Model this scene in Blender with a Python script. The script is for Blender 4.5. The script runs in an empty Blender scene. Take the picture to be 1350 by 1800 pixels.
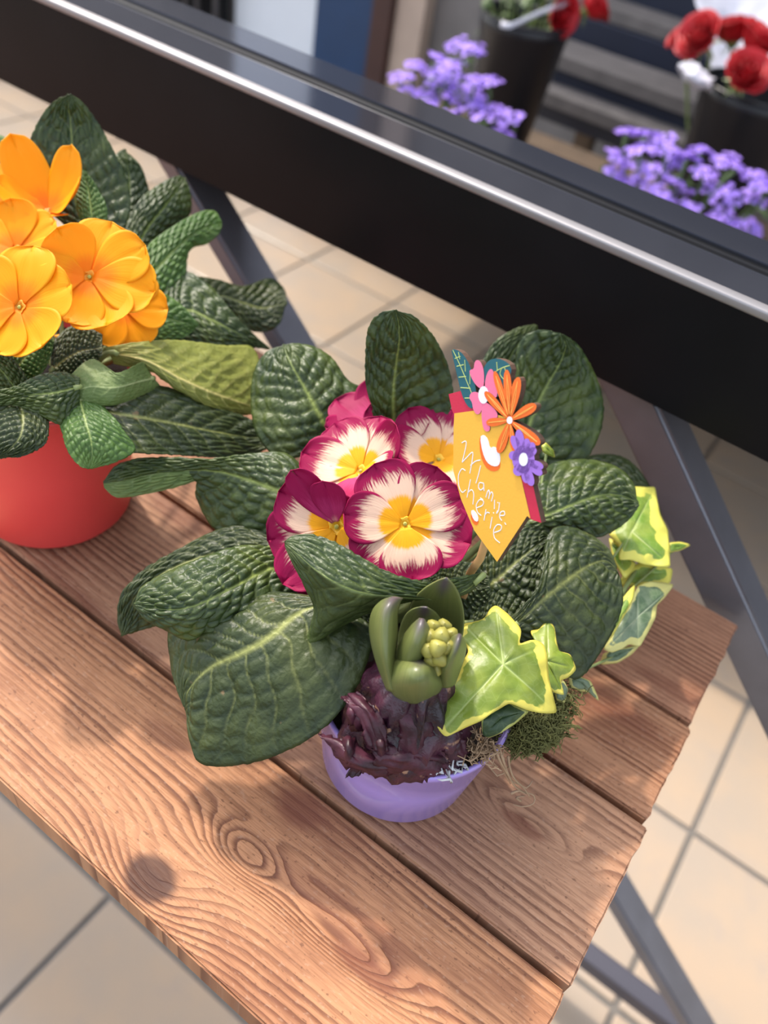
import bpy, bmesh, math, random
from mathutils import Vector, Matrix, noise

random.seed(7)
S = bpy.context.scene
C = S.collection

# ------------------------------------------------------------------ camera
FPX = 1434.53                       # focal length in pixels of the 1350 x 1800 frame
SH = 0.83                           # height of the shelf top above the floor
CAM = Vector((0, 0, SH + 0.44))
ROT = Matrix(((0.8037, -0.4971, 0.3271), (0.5758, 0.5114, -0.6379), (0.1498, 0.7010, 0.6972)))
cd = bpy.data.cameras.new('camera')
cam = bpy.data.objects.new('camera', cd); C.objects.link(cam)
cam.matrix_world = Matrix.Translation(CAM) @ ROT.to_4x4()
cd.sensor_fit = 'VERTICAL'; cd.sensor_height = 24.0; cd.lens = 24.0 * FPX / 1800.0
cd.clip_start = 0.02; cd.clip_end = 60
cd.dof.use_dof = True; cd.dof.focus_distance = 0.41; cd.dof.aperture_fstop = 3.8
S.camera = cam

# ------------------------------------------------------------------ light
w = bpy.data.worlds.new('sky'); S.world = w; w.use_nodes = True
nt = w.node_tree; bg = nt.nodes['Background']
sky = nt.nodes.new('ShaderNodeTexSky'); sky.sky_type = 'NISHITA'; sky.sun_disc = False
sky.sun_elevation = math.radians(50); sky.sun_rotation = math.radians(-64)
sky.air_density = 1.0; sky.dust_density = 3.0; sky.ozone_density = 1.0
hs = nt.nodes.new('ShaderNodeHueSaturation'); hs.inputs['Saturation'].default_value = 0.42      # hazy bright spring sky
nt.links.new(sky.outputs[0], hs.inputs['Color']); nt.links.new(hs.outputs[0], bg.inputs[0]); bg.inputs[1].default_value = 0.42
sd = bpy.data.lights.new('sun', 'SUN'); sun = bpy.data.objects.new('sun', sd); C.objects.link(sun)
sd.energy = 3.2; sd.color = (1.0, 0.89, 0.74); sd.angle = math.radians(2.2)
SUN_TO = Vector((0.90, -0.43, -1.22)).normalized()          # direction the sunlight travels
sun.rotation_euler = SUN_TO.to_track_quat('-Z', 'Y').to_euler(); sun.location = (-2, 2, 4)
S.view_settings.view_transform = 'Standard'; S.view_settings.look = 'None'
S.view_settings.exposure = 0.18; S.view_settings.gamma = 1.0
S.view_settings.use_curve_mapping = False

# ------------------------------------------------------------------ helpers: pixels to points
def ray(px, py): return ROT @ Vector(((px - 675) / FPX, (900 - py) / FPX, -1.0))
def P(px, py, h):                   # point at height h (millimetres) above the shelf top
    d = ray(px, py); return CAM + d * ((SH + h * 0.001 - CAM.z) / d.z)
def Pd(px, py, depth): return CAM + ray(px, py) * depth
def Py(px, py, y):
    d = ray(px, py); return CAM + d * (y / d.y)

# ------------------------------------------------------------------ helpers: objects
def link(name, me, mat=None, parent=None, smooth=True):
    o = bpy.data.objects.new(name, me); C.objects.link(o)
    if mat is not None and not me.materials:
        for m in (mat if isinstance(mat, (list, tuple)) else [mat]): me.materials.append(m)
    if smooth:
        for p in me.polygons: p.use_smooth = True
    if parent is not None:
        o.parent = parent; o.matrix_parent_inverse = parent.matrix_world.inverted()
    return o
def mesh(name, vs, fs):
    me = bpy.data.meshes.new(name); me.from_pydata([tuple(v) for v in vs], [], fs); me.update(); return me
def bmobj(name, bm, mat, parent=None, smooth=False):
    me = bpy.data.meshes.new(name); bmesh.ops.recalc_face_normals(bm, faces=bm.faces); bm.to_mesh(me); bm.free()
    return link(name, me, mat, parent, smooth)
def thing(name, label, cat, loc, group=None):
    o = bpy.data.objects.new(name, None); C.objects.link(o); o.location = loc; o.empty_display_size = 0.02
    o.matrix_world = Matrix.Translation(Vector(loc)); tag(o, label, cat, group); return o
def tag(o, label, cat, group=None, kind=None):
    o['label'] = label; o['category'] = cat
    if group: o['group'] = group
    if kind: o['kind'] = kind
    return o
def struct(o, label=None):
    o['kind'] = 'structure'
    if label: o['label'] = label
    return o
def box(bm, x0, x1, y0, y1, z0, z1, bev=0.0):
    vs = [bm.verts.new((x, y, z)) for x in (x0, x1) for y in (y0, y1) for z in (z0, z1)]
    fs = [(0, 1, 3, 2), (4, 6, 7, 5), (0, 4, 5, 1), (2, 3, 7, 6), (0, 2, 6, 4), (1, 5, 7, 3)]
    faces = [bm.faces.new([vs[i] for i in f]) for f in fs]
    if bev > 0:
        es = list({e for f in faces for e in f.edges})
        bmesh.ops.bevel(bm, geom=es, offset=bev, segments=2, affect='EDGES', profile=0.6)
def lathe(prof, cx, cy, seg=64, fn=None):
    vs, fs = [], []
    for i, (r, z) in enumerate(prof):
        for k in range(seg):
            a = 2 * math.pi * k / seg
            v = Vector((cx + r * math.cos(a), cy + r * math.sin(a), z))
            if fn: v = fn(v, r, z, a)
            vs.append(v)
    for i in range(len(prof) - 1):
        for k in range(seg):
            a, b = i * seg + k, i * seg + (k + 1) % seg
            fs.append((a, b, b + seg, a + seg))
    return vs, fs
def cat_rom(p, t):                  # Catmull-Rom through a list, t in 0..1 by chord length
    n = len(p)
    if n == 2: return p[0].lerp(p[1], t)
    L = [0.0]
    for i in range(n - 1): L.append(L[-1] + max((p[i + 1] - p[i]).length, 1e-6))
    d = t * L[-1]; i = 0
    while i < n - 2 and d > L[i + 1]: i += 1
    u = (d - L[i]) / (L[i + 1] - L[i])
    p0 = p[i - 1] if i > 0 else p[i] * 2 - p[i + 1]
    p3 = p[i + 2] if i + 2 < n else p[i + 1] * 2 - p[i]
    p1, p2 = p[i], p[i + 1]
    return 0.5 * ((2 * p1) + (p2 - p0) * u + (2 * p0 - 5 * p1 + 4 * p2 - p3) * u * u + (3 * p1 - p0 - 3 * p2 + p3) * u ** 3)
def tube(pts, radii, seg=8, sub=1):
    pts = [Vector(p) for p in pts]
    if sub > 1:
        n = (len(pts) - 1) * sub
        q = [cat_rom(pts, i / n) for i in range(n + 1)]
        if isinstance(radii, (list, tuple)):
            m = len(radii) - 1
            radii = [radii[min(int(i / n * m), m - 1)] * (1 - (i / n * m - min(int(i / n * m), m - 1))) + radii[min(int(i / n * m), m - 1) + 1] * (i / n * m - min(int(i / n * m), m - 1)) for i in range(n + 1)]
        pts = q
    if not isinstance(radii, (list, tuple)): radii = [radii] * len(pts)
    vs, fs = [], []
    ref = Vector((0.3, 0.2, 0.93))
    for i, p in enumerate(pts):
        d = (pts[min(i + 1, len(pts) - 1)] - pts[max(i - 1, 0)]).normalized()
        if abs(d.dot(ref)) > 0.95: r2 = Vector((0.9, -0.3, 0.1))
        else: r2 = ref
        a = d.cross(r2).normalized(); b = d.cross(a)
        for k in range(seg):
            t = 2 * math.pi * k / seg
            vs.append(p + (a * math.cos(t) + b * math.sin(t)) * radii[i])
    for i in range(len(pts) - 1):
        for k in range(seg):
            x, y = i * seg + k, i * seg + (k + 1) % seg
            fs.append((x, y, y + seg, x + seg))
    fs.append(tuple(range(seg - 1, -1, -1))); fs.append(tuple(range((len(pts) - 1) * seg, len(pts) * seg)))
    return vs, fs
class MB:                           # joins several shells into one mesh
    def __init__(self): self.v = []; self.f = []
    def add(self, vf):
        o = len(self.v); self.v += list(vf[0]); self.f += [tuple(i + o for i in f) for f in vf[1]]; return self
    def build(self, name, mat, parent=None, smooth=True): return link(name, mesh(name, self.v, self.f), mat, parent, smooth)

# ------------------------------------------------------------------ helpers: materials
class NT:
    def __init__(self, name):
        self.m = bpy.data.materials.new(name); self.m.use_nodes = True
        self.t = self.m.node_tree; self.b = self.t.nodes['Principled BSDF']; self.out = self.t.nodes['Material Output']
    def n(self, typ, ins=None, **props):
        nd = self.t.nodes.new(typ)
        for k, v in props.items(): setattr(nd, k, v)
        for k, v in (ins or {}).items(): self.set(nd.inputs[k], v)
        return nd
    def set(self, sock, v):
        if isinstance(v, bpy.types.NodeSocket): self.t.links.new(v, sock)
        elif isinstance(v, (tuple, list)) and len(v) == 3 and sock.type == 'RGBA': sock.default_value = (*v, 1)
        else: sock.default_value = v
    def math(self, op, a, b=0.0, c=0.0, clamp=False):
        nd = self.t.nodes.new('ShaderNodeMath'); nd.operation = op; nd.use_clamp = clamp
        for i, v in enumerate((a, b, c)): self.set(nd.inputs[i], v)
        return nd.outputs[0]
    def mix(self, f, a, b, mode='MIX'):
        nd = self.t.nodes.new('ShaderNodeMix'); nd.data_type = 'RGBA'; nd.blend_type = mode
        self.set(nd.inputs['Factor'], f); self.set(nd.inputs['A'], a) if False else None
        self.set(nd.inputs[6], a); self.set(nd.inputs[7], b); return nd.outputs[2]
    def smooth(self, x, lo, hi):
        nd = self.t.nodes.new('ShaderNodeMapRange'); nd.interpolation_type = 'SMOOTHSTEP'
        self.set(nd.inputs[0], x); nd.inputs[1].default_value = lo; nd.inputs[2].default_value = hi
        return nd.outputs[0]
    def noise(self, vec, scale, detail=3.0, rough=0.5, dim='3D'):
        nd = self.n('ShaderNodeTexNoise', {'Scale': scale, 'Detail': detail, 'Roughness': rough})
        if vec is not None: self.t.links.new(vec, nd.inputs['Vector'])
        return nd.outputs['Fac']
    def xyz(self, x, y, z=0.0): return self.n('ShaderNodeCombineXYZ', {0: x, 1: y, 2: z}).outputs[0]
    def pos(self): return self.n('ShaderNodeNewGeometry').outputs['Position']
    def sep(self, v):
        nd = self.n('ShaderNodeSeparateXYZ', {0: v}); return nd.outputs[0], nd.outputs[1], nd.outputs[2]
    def attr(self, name): return self.n('ShaderNodeAttribute', attribute_name=name).outputs['Fac']
    def uv(self):
        return self.sep(self.n('ShaderNodeUVMap', uv_map='UVMap').outputs[0])
    def bump(self, h, strength=0.3, dist=0.001):
        self.set(self.b.inputs['Normal'], self.n('ShaderNodeBump', {'Height': h, 'Strength': strength, 'Distance': dist}).outputs[0])
    def col(self, c): self.set(self.b.inputs['Base Color'], c)
    def rough(self, r): self.set(self.b.inputs['Roughness'], r)
    def translucent(self, colour, fac):
        tr = self.n('ShaderNodeBsdfTranslucent', {'Color': colour})
        mx = self.n('ShaderNodeMixShader', {0: fac}); self.t.links.new(self.b.outputs[0], mx.inputs[1]); self.t.links.new(tr.outputs[0], mx.inputs[2])
        self.t.links.new(mx.outputs[0], self.out.inputs[0])
def plain(name, col, rough=0.5, metal=0.0, nscale=0, namp=0.15, bump=0.0, spec=0.5, coat=0.0):
    k = NT(name); k.rough(rough); k.b.inputs['Metallic'].default_value = metal; k.b.inputs['Specular IOR Level'].default_value = spec
    k.b.inputs['Coat Weight'].default_value = coat
    if nscale:
        f = k.noise(k.pos(), nscale, 4.0)
        k.col(k.mix(f, tuple(c * (1 - namp) for c in col), tuple(min(c * (1 + namp), 1) for c in col)))
        if bump: k.bump(f, bump, 0.002)
    else: k.col(col)
    return k.m

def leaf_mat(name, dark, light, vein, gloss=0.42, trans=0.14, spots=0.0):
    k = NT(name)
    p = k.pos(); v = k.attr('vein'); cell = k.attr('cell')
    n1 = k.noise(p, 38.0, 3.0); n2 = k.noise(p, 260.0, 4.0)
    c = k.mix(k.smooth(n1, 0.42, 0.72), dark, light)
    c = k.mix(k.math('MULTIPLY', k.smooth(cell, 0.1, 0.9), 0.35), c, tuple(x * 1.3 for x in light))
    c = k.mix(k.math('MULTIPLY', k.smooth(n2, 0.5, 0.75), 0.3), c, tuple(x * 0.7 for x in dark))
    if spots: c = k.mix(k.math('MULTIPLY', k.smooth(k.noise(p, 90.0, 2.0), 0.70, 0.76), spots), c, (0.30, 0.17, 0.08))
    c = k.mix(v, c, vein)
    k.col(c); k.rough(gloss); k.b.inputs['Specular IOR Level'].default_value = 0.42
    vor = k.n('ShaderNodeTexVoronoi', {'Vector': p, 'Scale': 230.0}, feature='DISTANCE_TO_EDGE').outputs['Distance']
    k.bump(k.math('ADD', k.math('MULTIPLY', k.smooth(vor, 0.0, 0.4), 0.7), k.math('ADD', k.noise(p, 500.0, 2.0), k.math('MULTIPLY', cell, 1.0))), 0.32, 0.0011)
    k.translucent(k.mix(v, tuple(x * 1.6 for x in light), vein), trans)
    return k.m

def wood_mat(name, seed, knots, k_lines, light, dark, patches=()):
    # knots: x, y, radius of the dark core (0: only bends the grain), push, stretch along the grain
    k = NT(name)
    x, y, z = k.sep(k.pos())
    low = k.noise(k.xyz(k.math('MULTIPLY', x, 2.2), k.math('MULTIPLY', y, 8.0), seed), 1.0, 1.0)
    mid = k.noise(k.xyz(k.math('MULTIPLY', x, 9.0), k.math('MULTIPLY', y, 60.0), seed + 3.1), 1.0, 3.0)
    fine = k.noise(k.xyz(k.math('MULTIPLY', x, 60.0), k.math('MULTIPLY', y, 220.0), seed + 5.5), 1.0, 3.0)
    q = k.math('ADD', k.math('MULTIPLY', y, k_lines), k.math('MULTIPLY', low, 7.0))
    q = k.math('ADD', q, k.math('ADD', k.math('MULTIPLY', mid, 1.5), k.math('MULTIPLY', fine, 0.40)))
    kmask = None
    def dist(kx, ky, st):
        dx = k.math('MULTIPLY', k.math('SUBTRACT', x, kx), st); dy = k.math('SUBTRACT', y, ky)
        return k.math('SQRT', k.math('ADD', k.math('MULTIPLY', dx, dx), k.math('MULTIPLY', dy, dy)))
    for (kx, ky, rk, push, st, spread) in knots:
        d = dist(kx, ky, st)
        g = k.math('EXPONENT', k.math('MULTIPLY', k.math('POWER', k.math('DIVIDE', d, spread), 2.0), -1.0))
        q = k.math('ADD', q, k.math('MULTIPLY', g, push))
        if rk:
            m = k.math('SUBTRACT', 1.0, k.smooth(k.math('ADD', d, k.math('MULTIPLY', mid, rk * 0.5)), rk * 0.95, rk * 1.45))
            m = k.math('MULTIPLY', m, k.math('ADD', 0.80, k.math('MULTIPLY', fine, 0.25)))
            kmask = m if kmask is None else k.math('MAXIMUM', kmask, m)
    fr = k.math('FRACT', q)
    line = k.math('MULTIPLY', k.smooth(fr, 0.30, 0.90), k.math('SUBTRACT', 1.0, k.smooth(fr, 0.90, 1.0)))
    amp = k.noise(k.xyz(k.math('MULTIPLY', x, 5.0), k.math('MULTIPLY', y, 45.0), seed + 1.7), 1.0, 2.0)
    line = k.math('MULTIPLY', line, k.smooth(amp, 0.22, 0.70))
    fibre = k.noise(k.xyz(k.math('MULTIPLY', x, 70.0), k.math('MULTIPLY', y, 1100.0), seed), 1.0, 2.0)
    stain = k.noise(k.xyz(k.math('MULTIPLY', x, 9.0), k.math('MULTIPLY', y, 22.0), seed + 9.0), 1.0, 4.0)
    c = k.mix(k.smooth(low, 0.3, 0.7), light, tuple(l * 0.86 for l in light))
    c = k.mix(k.math('MULTIPLY', line, 0.95), c, dark)
    c = k.mix(k.math('MULTIPLY', k.smooth(stain, 0.50, 0.72), 0.50), c, tuple(d * 1.35 for d in dark))
    c = k.mix(k.math('MULTIPLY', k.smooth(fibre, 0.42, 0.75), 0.42), c, tuple(d * 1.1 for d in dark))
    sp = k.noise(k.xyz(k.math('MULTIPLY', x, 300.0), k.math('MULTIPLY', y, 520.0), seed), 1.0, 2.0)
    c = k.mix(k.math('MULTIPLY', k.smooth(sp, 0.60, 0.72), 0.22), c, (0.50, 0.34, 0.24))
    c = k.mix(k.math('MULTIPLY', k.math('SUBTRACT', 1.0, k.smooth(sp, 0.28, 0.36)), 0.55), c, tuple(d * 0.7 for d in dark))
    for (sx, sy, sr, st, amt) in patches:  # reddish stain and soft dark brown patches, stretched along the grain
        d = k.math('ADD', dist(sx, sy, st), k.math('MULTIPLY', k.math('SUBTRACT', mid, 0.5), sr * 1.2))
        c = k.mix(k.math('MULTIPLY', k.math('SUBTRACT', 1.0, k.smooth(d, sr * 0.45, sr)), amt), c, (0.17, 0.055, 0.030))
    if kmask is not None: c = k.mix(kmask, c, (0.055, 0.020, 0.012))
    k.col(c)
    k.rough(k.math('ADD', 0.50, k.math('MULTIPLY', fibre, 0.25)))
    k.b.inputs['Specular IOR Level'].default_value = 0.35
    k.bump(k.math('ADD', k.math('MULTIPLY', line, -1.0), k.math('MULTIPLY', fibre, 0.7)), 0.55, 0.0012)
    return k.m

M = {}
M['black_steel'] = plain('black_steel', (0.006, 0.006, 0.007), 0.40, 0.0, 14, 0.35, 0.0, 0.14)
k = NT('grey_steel'); p = k.pos(); f = k.noise(p, 22, 5.0)
k.col(k.mix(f, (0.13, 0.125, 0.135), (0.22, 0.22, 0.25))); k.rough(0.36); k.b.inputs['Metallic'].default_value = 0.55; M['grey_steel'] = k.m
M['grout'] = plain('grout', (0.15, 0.135, 0.12), 0.9, 0, 60, 0.2)
k = NT('tile_stone'); p = k.pos()
oi = k.n('ShaderNodeObjectInfo').outputs['Random']
f = k.noise(k.n('ShaderNodeVectorMath', {0: p, 1: k.xyz(k.math('MULTIPLY', oi, 9.0), k.math('MULTIPLY', oi, 5.0), 0.0)}, operation='ADD').outputs[0], 5.5, 4.0, 0.55)
c = k.mix(k.smooth(f, 0.3, 0.72), (0.335, 0.275, 0.215), (0.395, 0.295, 0.205))
c = k.mix(k.math('MULTIPLY', k.smooth(k.noise(p, 16.0, 4.0), 0.55, 0.8), 0.5), c, (0.30, 0.255, 0.22))
c = k.mix(k.math('MULTIPLY', k.smooth(k.noise(p, 46.0, 2.0), 0.72, 0.78), 0.35), c, (0.36, 0.25, 0.17))
k.col(c); k.rough(0.24); k.bump(k.noise(p, 70.0, 3.0), 0.08, 0.002); M['tile'] = k.m
M['lilac'] = plain('lilac_plastic', (0.40, 0.30, 0.74), 0.20, 0, 0, 0, 0, 0.5, 0.25)
M['coral'] = plain('coral_plastic', (0.80, 0.075, 0.07), 0.35, 0, 0)
M['soil'] = plain('soil', (0.030, 0.020, 0.014), 0.95, 0, 180, 0.6, 0.9)
M['leaf'] = leaf_mat('primrose_leaf', (0.020, 0.041, 0.012), (0.068, 0.094, 0.019), (0.31, 0.38, 0.09))
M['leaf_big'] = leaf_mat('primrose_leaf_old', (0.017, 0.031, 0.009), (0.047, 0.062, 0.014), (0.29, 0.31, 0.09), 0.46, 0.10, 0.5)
M['leaf_fresh'] = leaf_mat('primrose_leaf_fresh', (0.050, 0.115, 0.022), (0.115, 0.200, 0.045), (0.38, 0.48, 0.14), 0.45, 0.25)
M['leaf_under'] = leaf_mat('primrose_leaf_underside', (0.115, 0.175, 0.045), (0.175, 0.235, 0.075), (0.45, 0.52, 0.24), 0.55, 0.2)
M['leaf_backlit'] = leaf_mat('primrose_leaf_backlit', (0.20, 0.23, 0.045), (0.31, 0.32, 0.075), (0.72, 0.64, 0.24), 0.5, 0.3)  # yellow base colour stands for sun glowing through the upturned underside
M['leaf_flap'] = leaf_mat('primrose_leaf_flap', (0.026, 0.045, 0.010), (0.060, 0.085, 0.018), (0.26, 0.33, 0.11), 0.5, 0.12)
M['stalk'] = plain('pale_stalk', (0.22, 0.27, 0.09), 0.5, 0, 90, 0.3)

def petal_mat(name, eye, mid, rim, e0, e1, r0, r1, tint=0.25, trans=0.25):
    k = NT(name); s, t, _ = k.uv(); p = k.pos()
    ss = k.math('SUBTRACT', k.math('MULTIPLY', s, 2.0), 1.0); a = k.math('ABSOLUTE', ss)
    oi = k.n('ShaderNodeObjectInfo').outputs['Random']
    st = k.noise(k.xyz(k.math('MULTIPLY', s, 34.0), k.math('MULTIPLY', t, 3.0), k.math('MULTIPLY', oi, 50.0)), 1.0, 4.0, 0.65)
    st = k.math('SUBTRACT', st, 0.5)
    te = k.math('ADD', k.math('ADD', t, k.math('MULTIPLY', k.math('MULTIPLY', a, a), 0.20)), k.math('MULTIPLY', st, 0.18))
    tr = k.math('ADD', k.math('ADD', t, k.math('MULTIPLY', k.math('POWER', a, 5.0), 0.36)), k.math('MULTIPLY', st, 0.70))
    c = k.mix(k.smooth(te, e0, e1), eye, mid)
    c = k.mix(k.smooth(tr, r0, r1), c, rim)
    vein = k.noise(k.xyz(k.math('MULTIPLY', s, 60.0), k.math('MULTIPLY', t, 1.5), 2.0), 1.0, 1.0)
    c = k.mix(k.math('MULTIPLY', k.smooth(vein, 0.55, 0.75), tint), c, tuple(x * 0.72 for x in rim))
    k.col(c); k.rough(0.55); k.b.inputs['Specular IOR Level'].default_value = 0.25
    k.bump(vein, 0.25, 0.0006)
    k.translucent(c, trans); return k.m
M['petal_pink'] = petal_mat('primrose_petal_magenta', (0.93, 0.43, 0.008), (0.86, 0.60, 0.44), (0.33, 0.002, 0.066), 0.34, 0.43, 0.60, 0.80, 0.10)
M['petal_back'] = petal_mat('primrose_petal_reverse', (0.70, 0.25, 0.26), (0.50, 0.030, 0.15), (0.34, 0.005, 0.075), 0.05, 0.2, 0.30, 0.7, 0.15)
M['petal_amber'] = petal_mat('primrose_petal_amber', (0.93, 0.25, 0.002), (0.97, 0.40, 0.002), (0.97, 0.43, 0.010), 0.20, 0.50, 0.80, 1.05, 0.10, 0.3)
M['eye_yellow'] = plain('flower_eye_yellow', (0.85, 0.48, 0.02), 0.5, 0, 200, 0.15)
M['eye_orange'] = plain('flower_eye_orange', (0.80, 0.30, 0.01), 0.5)
M['eye_green'] = plain('flower_stigma', (0.42, 0.38, 0.07), 0.5)
M['anther'] = plain('flower_anther', (0.55, 0.30, 0.03), 0.6)

# ivy: attributes edge (0 centre .. 1 rim) and vein
def ivy_mat(name, g1, g2, rim, amount, vein):
    k = NT(name); p = k.pos(); e = k.attr('edge'); v = k.attr('vein')
    n1 = k.noise(p, 130.0, 2.0); n2 = k.noise(p, 55.0, 2.0)
    c = k.mix(k.smooth(k.noise(p, 75.0, 2.0), 0.38, 0.66), g1, g2)
    cellv = k.n('ShaderNodeTexVoronoi', {'Vector': p, 'Scale': 190.0}, feature='DISTANCE_TO_EDGE').outputs['Distance']
    c = k.mix(k.math('MULTIPLY', k.math('SUBTRACT', 1.0, k.smooth(cellv, 0.0, 0.06)), 0.13), c, vein)
    m = k.math('ADD', e, k.math('ADD', k.math('MULTIPLY', k.math('SUBTRACT', n1, 0.5), 0.40), k.math('MULTIPLY', k.math('SUBTRACT', n2, 0.5), 0.75)))
    mm = k.smooth(m, 1.0 - amount, 1.0 - amount + 0.035)
    c = k.mix(mm, c, rim)
    c = k.mix(k.math('MULTIPLY', v, k.math('SUBTRACT', 1.0, k.math('MULTIPLY', mm, 0.8))), c, vein)
    k.col(c); k.rough(0.38); k.bump(k.math('SUBTRACT', k.noise(p, 500.0, 2.0), v), 0.3, 0.0006); k.translucent(c, 0.25)
    return k.m
M['ivy'] = ivy_mat('ivy_lime', (0.19, 0.27, 0.030), (0.29, 0.36, 0.05), (0.74, 0.65, 0.11), 0.16, (0.46, 0.55, 0.19))
M['ivy_wide'] = ivy_mat('ivy_lime_wide_rim', (0.20, 0.34, 0.05), (0.34, 0.45, 0.08), (0.82, 0.78, 0.15), 0.30, (0.70, 0.78, 0.36))
M['ivy_grey'] = ivy_mat('ivy_grey_green', (0.12, 0.19, 0.10), (0.24, 0.31, 0.19), (0.76, 0.72, 0.26), 0.22, (0.55, 0.62, 0.42))
M['ivy_dark'] = ivy_mat('ivy_dark', (0.035, 0.075, 0.030), (0.07, 0.12, 0.05), (0.55, 0.58, 0.16), 0.10, (0.26, 0.34, 0.16))
k = NT('hyacinth_bract'); s, t, _ = k.uv(); p = k.pos()
st = k.noise(k.xyz(k.math('MULTIPLY', s, 40.0), k.math('MULTIPLY', t, 2.0), 0.0), 1.0, 2.0)
c = k.mix(st, (0.098, 0.125, 0.032), (0.195, 0.215, 0.070))
mm = k.math('MULTIPLY', k.smooth(k.math('SUBTRACT', t, k.math('MULTIPLY', k.math('ABSOLUTE', k.math('SUBTRACT', s, 0.5)), 0.5)), 0.60, 0.92), 0.85)
c = k.mix(mm, c, (0.085, 0.060, 0.090)); k.col(c); k.rough(0.33); k.translucent(c, 0.12); M['bract'] = k.m
M['floret_bud'] = plain('hyacinth_bud', (0.27, 0.25, 0.050), 0.45, 0, 160, 0.45)
k = NT('bulb_tunic'); p = k.pos(); f = k.noise(p, 55.0, 5.0, 0.6); g = k.noise(p, 18.0, 3.0)
c = k.mix(k.smooth(f, 0.35, 0.65), (0.010, 0.003, 0.008), (0.060, 0.014, 0.030))
c = k.mix(k.math('MULTIPLY', k.smooth(g, 0.58, 0.75), 0.5), c, (0.10, 0.060, 0.10))
c = k.mix(k.math('MULTIPLY', k.smooth(k.noise(p, 120.0, 3.0), 0.62, 0.7), 0.7), c, (0.40, 0.22, 0.13))
k.col(c); k.rough(0.34); k.bump(f, 0.9, 0.003); M['tunic'] = k.m
k = NT('tunic_flake'); p = k.pos(); f = k.noise(p, 70.0, 4.0, 0.6)
oi = k.n('ShaderNodeObjectInfo').outputs['Random']
c = k.mix(k.smooth(f, 0.3, 0.7), (0.030, 0.006, 0.012), (0.105, 0.028, 0.048)); c = k.mix(k.math('MULTIPLY', k.smooth(oi, 0.70, 0.98), 0.8), c, (0.36, 0.22, 0.13))
k.col(c); k.rough(0.4); k.bump(f, 0.6, 0.002); k.translucent(c, 0.25); M['flake'] = k.m
M['moss'] = plain('moss', (0.125, 0.125, 0.032), 0.8, 0, 120, 0.5)
M['root'] = plain('dry_root', (0.36, 0.24, 0.14), 0.8, 0, 150, 0.4)
M['fluff'] = plain('perlite', (0.55, 0.56, 0.58), 0.8)
# sign
def print_mat(name, col):
    k = NT(name); p = k.pos(); f = k.noise(p, 900.0, 2.0); k.col(k.mix(f, tuple(c * 0.93 for c in col), col)); k.rough(0.5); k.bump(f, 0.2, 0.0003); return k.m
M['s_yellow'] = print_mat('print_yellow', (0.83, 0.44, 0.050)); M['s_red'] = print_mat('print_crimson', (0.56, 0.020, 0.062))
M['s_teal'] = print_mat('print_teal', (0.010, 0.105, 0.135)); M['s_pink'] = print_mat('print_pink', (0.80, 0.17, 0.31))
M['s_orange'] = print_mat('print_orange', (0.83, 0.15, 0.016)); M['s_orange_l'] = print_mat('print_light_orange', (0.90, 0.40, 0.075))
M['s_violet'] = print_mat('print_violet', (0.33, 0.16, 0.62)); M['s_white'] = print_mat('print_white', (0.80, 0.78, 0.86)); M['s_lime'] = print_mat('print_lime', (0.45, 0.55, 0.16))
M['s_wood'] = plain('burnt_plywood_edge', (0.075, 0.035, 0.018), 0.7, 0, 300, 0.5); M['stick'] = plain('bamboo_stick', (0.55, 0.32, 0.13), 0.55, 0, 120, 0.25)
# background
M['bucket'] = plain('black_bucket_plastic', (0.006, 0.006, 0.009), 0.38, 0, 6, 0.3)
M['rose'] = plain('rose_red', (0.44, 0.003, 0.010), 0.5, 0, 60, 0.35)
M['rose_stem'] = plain('rose_stem', (0.20, 0.26, 0.085), 0.5, 0, 40, 0.4)
M['green'] = plain('dull_green', (0.07, 0.12, 0.035), 0.55, 0, 40, 0.5)
M['statice'] = plain('statice_violet', (0.37, 0.22, 0.80), 0.6, 0, 50, 0.30)
M['paper'] = plain('white_paper', (0.55, 0.55, 0.62), 0.6, 0, 20, 0.05)
M['old_wood'] = plain('weathered_grey_wood', (0.145, 0.128, 0.12), 0.7, 0, 22, 0.4, 0.4)
M['brown_wood'] = plain('brown_stage_wood', (0.095, 0.062, 0.038), 0.7, 0, 20, 0.45)
M['navy'] = plain('navy_shade', (0.008, 0.012, 0.030), 0.5, 0, 10, 0.2)  # navy tone, also used for the shaded gaps between open treads
M['wall_pale'] = plain('pale_blue_white_paint', (0.72, 0.76, 0.82), 0.45, 0, 8, 0.03)
M['wall_blue'] = plain('blue_paint', (0.006, 0.036, 0.105), 0.4, 0, 9, 0.2)
M['frame_brown'] = plain('dark_brown_wood', (0.050, 0.018, 0.014), 0.5, 0, 12, 0.3)
M['jamb_tan'] = plain('tan_render', (0.48, 0.37, 0.30), 0.8, 0, 12, 0.15)
M['wall_grey'] = plain('grey_stone_wall', (0.20, 0.185, 0.18), 0.85, 0, 7, 0.35)

# ------------------------------------------------------------------ setting: floor
bm = bmesh.new(); box(bm, -9, 9, -6, 9, -0.10, -0.004)
floor = struct(bmobj('floor', bm, M['grout']), 'beige square tiled floor with grey grout')
TL = 0.333; tg = 0.0050
bm = bmesh.new(); box(bm, -TL / 2 + tg, TL / 2 - tg, -TL / 2 + tg, TL / 2 - tg, -0.008, 0.0, 0.0018)
tme = bpy.data.meshes.new('tile'); bmesh.ops.recalc_face_normals(bm, faces=bm.faces); bm.to_mesh(tme); bm.free(); tme.materials.append(M['tile'])
X0, Y0 = 0.238, 0.908
for i in range(-12, 3):
    for j in range(-4, 7):
        o = bpy.data.objects.new('tile', tme); C.objects.link(o); o.parent = floor
        o.location = (X0 + (i + 0.5) * TL, Y0 + (j + 0.5) * TL, random.uniform(-0.0004, 0.0004))

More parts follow.
